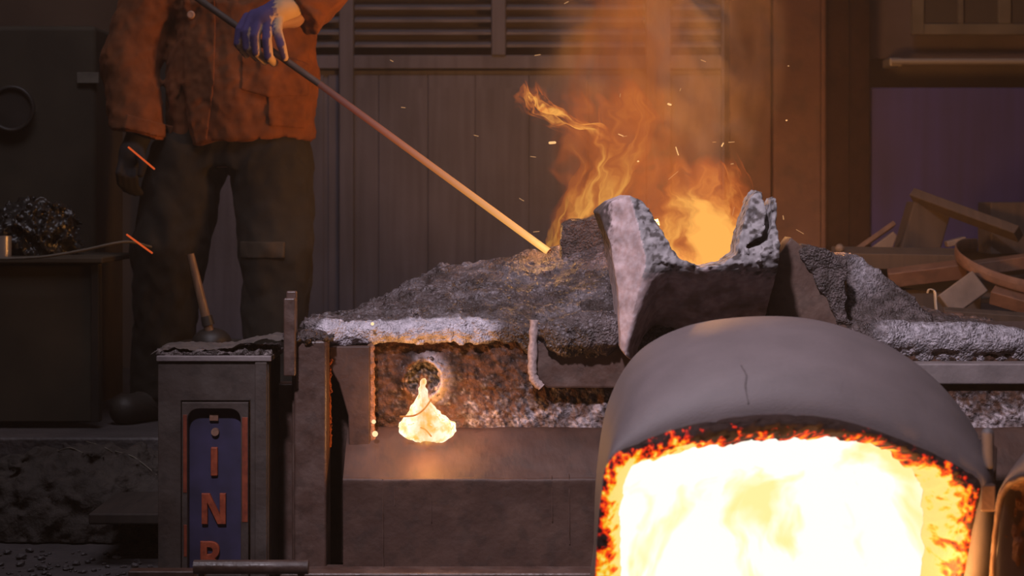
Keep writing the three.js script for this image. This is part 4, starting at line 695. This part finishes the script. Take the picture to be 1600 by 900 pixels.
  mesh('glove', surf(hand([[W(218, 208, 6.53), W(206, 240, 6.49), 0.042, 0.038], [W(206, 240, 6.49), W(200, 256, 6.485), 0.038, 0.032]], fr), [PX(165, 6.5), PY(312, 6.5), -6.62], [PX(250, 6.5), PY(185, 6.5), -6.36], 0.004), M.gloveDark, w);
  rebase(w, V(c.x, Y0, c.z));
}
// ---------------------------------------------------------------- lettered pedestal at the left of the furnace
const font = await new FontLoader().loadAsync('fonts/droid/droid_sans_bold.typeface.json');
{
  const D = 5.0, p = base('machine_pedestal', 'narrow rusty steel pedestal with a blue plaque of red letters', 'pedestal'), k = D / FOCAL;
  const y1 = PY(563, D), x0 = PX(247, D), x1 = PX(420, D);
  const hole = (() => { const s = new THREE.Shape(); const a = PX(283, D), b = PX(391, D), t = PY(626, D), bt = 0.03; s.moveTo(x0, 0.012); s.lineTo(x1, 0.012); s.lineTo(x1, y1); s.lineTo(x0, y1); s.closePath(); const h = new THREE.Path(); h.moveTo(a, bt); h.lineTo(b, bt); h.lineTo(b, t); h.lineTo(a, t); h.closePath(); s.holes.push(h); return s; })();
  mesh('front_plate', boxUV(new THREE.ExtrudeGeometry(hole, { depth: 0.012, bevelEnabled: true, bevelThickness: 0.002, bevelSize: 0.002, bevelOffset: -0.002, bevelSegments: 2 }).translate(0, 0, -D - 0.012)), M.pedestal, p);
  mesh('housing', rbox(x1 - x0 - 0.006, y1 - 0.01, 0.25, (x0 + x1) / 2, y1 / 2, -D - 0.155, 0.004), M.pedestal, p);
  mesh('side_strip', slabPx(398, 566, 417, 920, D - 0.012, 0.014, 0.003), M.pedestal, p);
  mesh('top_rim', slabPx(244, 556, 424, 565, D - 0.012, 0.27, 0.003), M.steelGrey, p);
  mesh('top_crust', surf((q) => { const s = Math.max(Math.abs(q.x - (x0 + x1) / 2) - 0.142, Math.abs(q.z + D + 0.115) - 0.115, Math.abs(q.y - PY(553, D)) - 0.006); return s - 0.012 * fbm(q.x * 26, q.y * 26, q.z * 26, 3) - 0.005 * (0.6 - cells(q.x * 70, q.y * 70, q.z * 70)); }, [x0 - 0.03, PY(566, D), -D - 0.25], [x1 + 0.03, PY(540, D), -D + 0.03], 0.0045, (q) => mix3([0.30, 0.24, 0.23], SLAGDK, clamp(0.5 + 1.2 * fbm(q.x * 40, q.y * 40, q.z * 40, 3), 0, 1))), M.slag, p);
  // frame with rounded window, red paint left on it
  const fs = new THREE.Shape(), fx0 = PX(285, D), fx1 = PX(389, D), fy1 = PY(628, D), fy0 = 0.032; fs.moveTo(fx0, fy0); fs.lineTo(fx1, fy0); fs.lineTo(fx1, fy1); fs.lineTo(fx0, fy1); fs.closePath();
  const ho = new THREE.Path(), hx0 = PX(294, D), hx1 = PX(377, D), hy1 = PY(638, D), hy0 = 0.045, r = 0.032; ho.moveTo(hx0, hy0); ho.lineTo(hx1, hy0); ho.lineTo(hx1, hy1 - r); ho.quadraticCurveTo(hx1, hy1, hx1 - r, hy1); ho.lineTo(hx0 + r, hy1); ho.quadraticCurveTo(hx0, hy1, hx0, hy1 - r); ho.closePath(); fs.holes.push(ho);
  const fr = mesh('plaque_frame', boxUV(new THREE.ExtrudeGeometry(fs, { depth: 0.03, bevelEnabled: true, bevelThickness: 0.002, bevelSize: 0.002, bevelOffset: -0.002, bevelSegments: 2 }).translate(0, 0, -D - 0.02)), M.pedestal, p);
  mesh('paint_strip', slabPx(378, 652, 387, 816, D - 0.0135, 0.003, 0.001), M.redPaint, fr);
  mesh('paint_strip', slabPx(286, 648, 292, 770, D - 0.0135, 0.003, 0.001), M.redPaint, fr);
  mesh('paint_strip', slabPx(287, 820, 292, 870, D - 0.0135, 0.003, 0.001), M.redPaint, fr);
  const pl = mesh('plaque', slabPx(290, 634, 381, 903, D + 0.018, 0.006, 0.002), M.plaque, p);
  const zF = -D - 0.018, glyph = (t, x0, x1, y0, y1, m) => { const g = new TextGeometry(t, { font, size: 1, depth: 0.11, curveSegments: 6, bevelEnabled: true, bevelThickness: 0.03, bevelSize: 0.015, bevelSegments: 2 }); g.computeBoundingBox(); const b = g.boundingBox, s = b.getSize(V()); g.translate(-b.min.x, -b.min.y, 0).scale((PX(x1, D) - PX(x0, D)) / s.x, (PY(y0, D) - PY(y1, D)) / s.y, 0.08).translate(PX(x0, D), PY(y1, D), zF); return mesh('letter', boxUV(g), m, pl); };
  mesh('square_mark', slabPx(327, 647, 341, 658, D + 0.009, 0.012, 0.002), M.letterPale, pl);
  mesh('dot_mark', boxUV(new THREE.CylinderGeometry(6 * k, 6.5 * k, 0.012, 24).rotateX(Math.PI / 2).translate(PX(335, D), PY(676, D), zF + 0.004)), M.letterPale, pl);
  mesh('letter', slabPx(329, 699, 340, 744, D + 0.009, 0.012, 0.003), M.letter, pl); glyph('N', 314, 352, 772, 820, M.letter); glyph('R', 312, 347, 847, 893, M.letter);
}
tag(mesh('bent_plate', grid(60, 14, (u, v) => { const a = P(241, 550, 5.03), b = P(446, 531, 5.03), y = lerp(a.y, b.y, Math.pow(u, 1.15)) + 0.006 * Math.sin(u * 9) + 0.008 * fbm(u * 8, v * 4, 1, 3); return [lerp(a.x, b.x, u) + 0.006 * n3(v * 9, 2, 3), y + 0.004 * v, -5.0 - 0.2 * v - 0.01 * n3(u * 9, 5, 1)]; }, 0.4, 0.2), M.scrapGrey), 'thin bent grey plate lying tilted on top of the pedestal', 'plate');
tag(mesh('upright_bar', [slabPx(443, 466, 461, 588, 5.0, 0.03, 0.004), slabPx(447, 455, 463, 560, 5.04, 0.025, 0.004)], M.iron), 'short upright flat bar fixed between the pedestal and the furnace post', 'bar');
structure(mesh('trim_1', slabPx(418, 600, 461, 895, 5.24, 0.08, 0.004), M.iron));
tag(mesh('floor_pipe', (() => { const a = P(303, 886, 4.62), b = P(482, 886, 4.62); return [boxUV(new THREE.CylinderGeometry(0.0165, 0.0165, b.x - a.x, 24, 1, false).rotateZ(Math.PI / 2).translate((a.x + b.x) / 2, a.y, a.z)), slabPx(310, 886, 320, 970, 4.64, 0.02, 0.002), slabPx(465, 886, 475, 970, 4.64, 0.02, 0.002)]; })(), M.iron), 'short rusty horizontal pipe rail in front of the pedestal foot', 'rail');
tag(mesh('floor_rail', [slabPx(200, 893, 303, 906, 4.72, 0.05, 0.003), slabPx(205, 900, 215, 958, 4.72, 0.04, 0.003), slabPx(290, 900, 300, 958, 4.72, 0.04, 0.003)], M.iron), 'low rusty edge strip on the floor left of the pipe rail', 'rail');

// ---------------------------------------------------------------- scrap heap before the blue panel
{
  const S = (name, label, cat, a, b, w, h, m, tw = 0) => tag(mesh(name, boxUV(bar(P(...a), P(...b), w, h, tw, 0.004)), m), label, cat);
  const sk = base('scrap_skip', 'low dark steel skip that carries the scrap heap', 'skip');
  mesh('body', [slabPx(1322, 495, 1800, 690, 6.75, 0.03, 0.004), slabPx(1322, 495, 1335, 690, 6.78, 0.9, 0.004), rbox(1.2, 0.03, 0.9, PX(1600, 7.2), PY(500, 6.9), -7.25, 0.004)], M.blackSteel, sk); mesh('rim', slabPx(1318, 490, 1800, 500, 6.73, 0.05, 0.004), M.scrapDark, sk);
  S('plank', 'broad dark plank sloping down to the right at the top of the scrap heap', 'plank', [1428, 306, 7.2], [1592, 366, 6.9], 0.06, 0.035, M.scrapDark, 0.15);
  tag(mesh('crate', slabPx(1548, 316, 1640, 398, 7.1, 0.2, 0.006), M.scrapDark), 'dark wooden crate standing at the right edge of the scrap heap', 'crate');
  tag(mesh('offcut_block', boxUV(rbox(0.14, 0.19, 0.14, 0, 0, 0, 0.006).rotateZ(-0.28).translate(...P(1440, 362, 7.25))), M.scrapDark), 'dark upright block leaning under the top plank', 'block');
  S('thin_batten', 'thin batten leaning steeply at the left of the scrap heap', 'batten', [1328, 398, 7.0], [1396, 350, 7.1], 0.018, 0.03, M.scrapWood);
  tag(mesh('steel_sheet', plate([[1358, 390], [1396, 362], [1402, 368], [1392, 393]], 7.0, 0.02), M.scrapGrey), 'pale triangular sheet offcut between the batten and the long board', 'sheet');
  S('long_board', 'long dark board lying flat across the heap under the leaning batten', 'board', [1300, 402, 6.95], [1500, 405, 6.9], 0.055, 0.12, M.scrapDark, 0.06);
  S('short_plank', 'short reddish plank just below the long dark board', 'plank', [1388, 435, 6.85], [1510, 420, 6.8], 0.055, 0.05, M.scrapRed, 0.2);
  S('red_bar', 'rust red bar running to the right behind the curved strip', 'bar', [1500, 422, 6.85], [1650, 402, 6.8], 0.045, 0.06, M.scrapRed);
  { const c = new THREE.CatmullRomCurve3([[1526, 382, 7.05], [1502, 384, 6.9], [1494, 395, 6.76], [1510, 412, 6.65], [1550, 432, 6.6], [1600, 447, 6.55], [1680, 462, 6.5]].map((q) => P(...q)));
    const g = grid(60, 12, (u, v) => { const p = c.getPoint(u), a = v * 2 * Math.PI, n = c.getTangent(u), y = 0.022 * Math.sin(a), t = 0.005 * Math.cos(a), l = Math.hypot(n.x, n.z) || 1; return [p.x - n.z / l * t, p.y + y, p.z + n.x / l * t]; }, 1, 0.1);
    tag(mesh('curved_strip', g, M.scrapRed), 'long curved flat steel strip bending across the front of the heap', 'strip'); }
  tag(mesh('grey_slab', boxUV(rbox(0.145, 0.085, 0.05, 0, 0, 0, 0.006).rotateZ(0.62).rotateX(-0.25).translate(...P(1503, 460, 6.6))), M.scrapGrey), 'pale grey slab tilted below the curved strip', 'slab');
  S('square_billet', 'reddish square billet at the right edge below the curved strip', 'billet', [1550, 460, 6.6], [1660, 492, 6.5], 0.05, 0.05, M.scrapRed);
  S('low_board', 'lowest dark board along the foot of the heap', 'board', [1474, 490, 6.45], [1640, 502, 6.4], 0.035, 0.06, M.scrapDark);
  S('back_board', 'dark board lying behind the grey slab', 'board', [1385, 466, 6.9], [1530, 478, 6.9], 0.08, 0.06, M.scrapDark);
  S('filler_board', 'dark board under the rust red bar', 'board', [1520, 452, 6.95], [1660, 440, 6.95], 0.07, 0.06, M.scrapDark);
  tag(mesh('wood_chip', boxUV(rbox(0.07, 0.022, 0.05, 0, 0, 0, 0.004).rotateZ(0.25).translate(...P(1493, 378, 7.0))), M.scrapGrey), 'small pale wood chip resting on the long board', 'chip');
  tag(mesh('stone_lump', boxUV(new THREE.IcosahedronGeometry(0.016, 1).translate(...P(1312, 388, 6.9))), M.scrapGrey), 'small pale lump on the left end of the heap', 'lump');
  tag(mesh('bright_tab', (() => { const c = new THREE.CatmullRomCurve3([[1464, 495, 5.95], [1462, 472, 5.95], [1460, 455, 5.95], [1452, 452, 5.97], [1449, 458, 6.0]].map((q) => P(...q))); return grid(30, 12, (u, v) => { const p = c.getPoint(u), a = v * 2 * Math.PI, t = c.getTangent(u); return [p.x - t.y * 0.004 * Math.sin(a), p.y + t.x * 0.004 * Math.sin(a), p.z + 0.014 * Math.cos(a)]; }, 0.1, 0.05); })(), M.bright), 'small bent bright metal tab standing on the slag shelf', 'tab');
}

// ---------------------------------------------------------------- dark things at the left
{
  const m = base('dark_machine', 'dark machine housing with a round dial in the left shadows', 'machine');
  mesh('housing', slabPx(-140, 40, 150, 690, 7.0, 0.5, 0.02), M.darkPaint, m);
  mesh('dial_ring', new THREE.TorusGeometry(0.075, 0.008, 12, 48).translate(...P(18, 170, 6.97)), M.blackSteel, m);
  mesh('dial_face', boxUV(new THREE.CylinderGeometry(0.07, 0.07, 0.02, 40).rotateX(Math.PI / 2).translate(...P(18, 170, 6.985))), M.blackSteel, m);
  mesh('name_tag', slabPx(120, 113, 154, 130, 6.985, 0.012, 0.002), M.paleTag, m);
  const b = base('work_bench', 'low dark bench under the crumpled foil at the left edge', 'bench');
  mesh('bench_top', slabPx(-180, 402, 160, 412, 6.3, 0.5, 0.006), M.darkPaint, b); mesh('panel', slabPx(-180, 412, 156, 660, 6.33, 0.04, 0.006), M.darkPaint, b);
  for (const x of [-176, 142]) mesh('leg', slabPx(x, 412, x + 12, 660, 6.32, 0.03, 0.003), M.blackSteel, b);
  const f = (p) => { const s = ell(p, P(52, 372, 6.58), 0.17, 0.14, 0.15); return Math.abs(s) > 0.07 ? s : s + 0.045 * Math.abs(n3(p.x * 11, p.y * 11, p.z * 11)) - 0.01 + 0.030 * Math.abs(n3(p.x * 27, p.y * 27, p.z * 27)) + 0.012 * Math.abs(n3(p.x * 60, p.y * 60, p.z * 60)); };
  tag(mesh('crumpled_foil', surf(f, [PX(-60, 6.5), PY(402, 6.42), -6.78], [PX(160, 6.5), PY(270, 6.5), -6.38], 0.006), M.foil), 'heap of crumpled dark shiny foil on the bench', 'foil');
  tag(mesh('added_tin', boxUV(new THREE.CylinderGeometry(0.03, 0.03, 0.07, 28).translate(...P(3, 386, 6.34))), M.bright), 'small bright tin added beside the foil to give a white highlight', 'tin');  // shiny can added to reflect a white highlight
  tag(mesh('cable', boxUV(tube([P(-40, 404, 6.26), P(20, 404, 6.25), P(70, 401, 6.24), P(130, 391, 6.25), P(196, 378, 6.28), P(236, 386, 6.40)], 0.0045, 60, 8)), M.paleTag), 'thin pale cable running along the bench edge to the trouser leg', 'cable');
  const dr = base('steel_drum', 'black steel drum standing between the legs and the pedestal', 'drum'), at = P(330, 540, 6.2);
  mesh('body', boxUV(new THREE.CylinderGeometry(0.11, 0.11, at.y - 0.25, 40).translate(at.x, (at.y + 0.25) / 2, at.z - 0.1)), M.blackSteel, dr); mesh('rim', new THREE.TorusGeometry(0.11, 0.007, 10, 48).rotateX(Math.PI / 2).translate(at.x, at.y, at.z - 0.1), M.blackSteel, dr);
  const t = base('hand_ladle', 'small dark bowl shaped hand ladle with wooden handle on the drum', 'ladle'), tb = P(327, 524, 6.2);
  mesh('bowl', boxUV(new THREE.SphereGeometry(0.062, 36, 20, 0, Math.PI * 2, 0, Math.PI / 2).scale(1, 0.75, 1).translate(tb.x, at.y + 0.006, tb.z - 0.05)), M.blackSteel, t);
  mesh('handle', boxUV(new THREE.CylinderGeometry(0.012, 0.015, 0.26, 16).rotateZ(0.24).translate(...P(313, 460, 6.23))), M.handle, t);
  mesh('collar', boxUV(new THREE.CylinderGeometry(0.018, 0.02, 0.03, 16).rotateZ(0.24).translate(...P(324, 501, 6.23))), M.blackSteel, t);
}
tag(mesh('floor_plate', boxUV(bar(P(150, 796, 5.42), P(262, 796, 5.42), 0.03, 0.4, 0, 0.006).rotateX(0).translate(0, -0.01, -0.1)), M.scrapDark), 'dark plate raised off the floor beside the pedestal', 'plate');
{
  const heap = (p) => { const s = ell(p, V(-1.22, 0.0, -5.86), 0.50, 0.25, 0.2); return Math.abs(s) > 0.05 ? s : Math.max(s - 0.03 * fbm(p.x * 12, p.y * 12, p.z * 12, 3) - 0.02 * (0.6 - cells(p.x * 24, p.y * 24, p.z * 24)), 0.001 - p.y); };
  const onHeap = (x, y) => { let d = 5.5; while (d < 6.0 && heap(P(x, y, d)) > 0.003) d += 0.003; return P(x, y, d); };
  const rnd = mulberry(5), wires = [[[135, 690], [165, 700], [175, 706]], [[180, 705], [210, 715], [245, 742]], [[90, 705], [110, 700], [130, 708]]];
  wires.forEach((q, i) => tag(mesh('wire_offcut', tube(q.map(([x, y]) => onHeap(x, y)), 0.002, 20, 6), M.paleTag), ['straight thin wire offcut nearest to the left edge heap', 'longest curling wire offcut reaching the pedestal side', 'short thin wire offcut furthest left on the rubble'][i], 'wire'));
  const rub = new THREE.Group(); rub.name = 'floor_rubble'; rub.userData = { kind: 'stuff', label: 'dark slag crumbs scattered over the floor beside the pedestal', category: 'rubble' }; scene.add(rub);
  const geos = []; for (let i = 0; i < 420; i++) { const x = -1.75 + rnd() * 0.95, z = -4.7 - rnd() * 0.85, s = 0.004 + 0.012 * rnd() * rnd(); geos.push(new THREE.IcosahedronGeometry(s, 0).scale(1.3, 0.7, 1).rotateY(rnd() * 6).translate(x, s * 0.5, z)); }
  mesh('crumb_layer', boxUV(mergeGeometries(geos)), M.floor, rub);
  const hp = surf(heap, [-1.8, 0, -6.09], [-0.80, 0.36, -5.6], 0.009);
  tag(mesh('rubble_heap', hp, M.rubble), 'low dark heap of rubble on the floor at the left', 'rubble').userData.kind = 'stuff';
}

renderer.render(scene, camera);
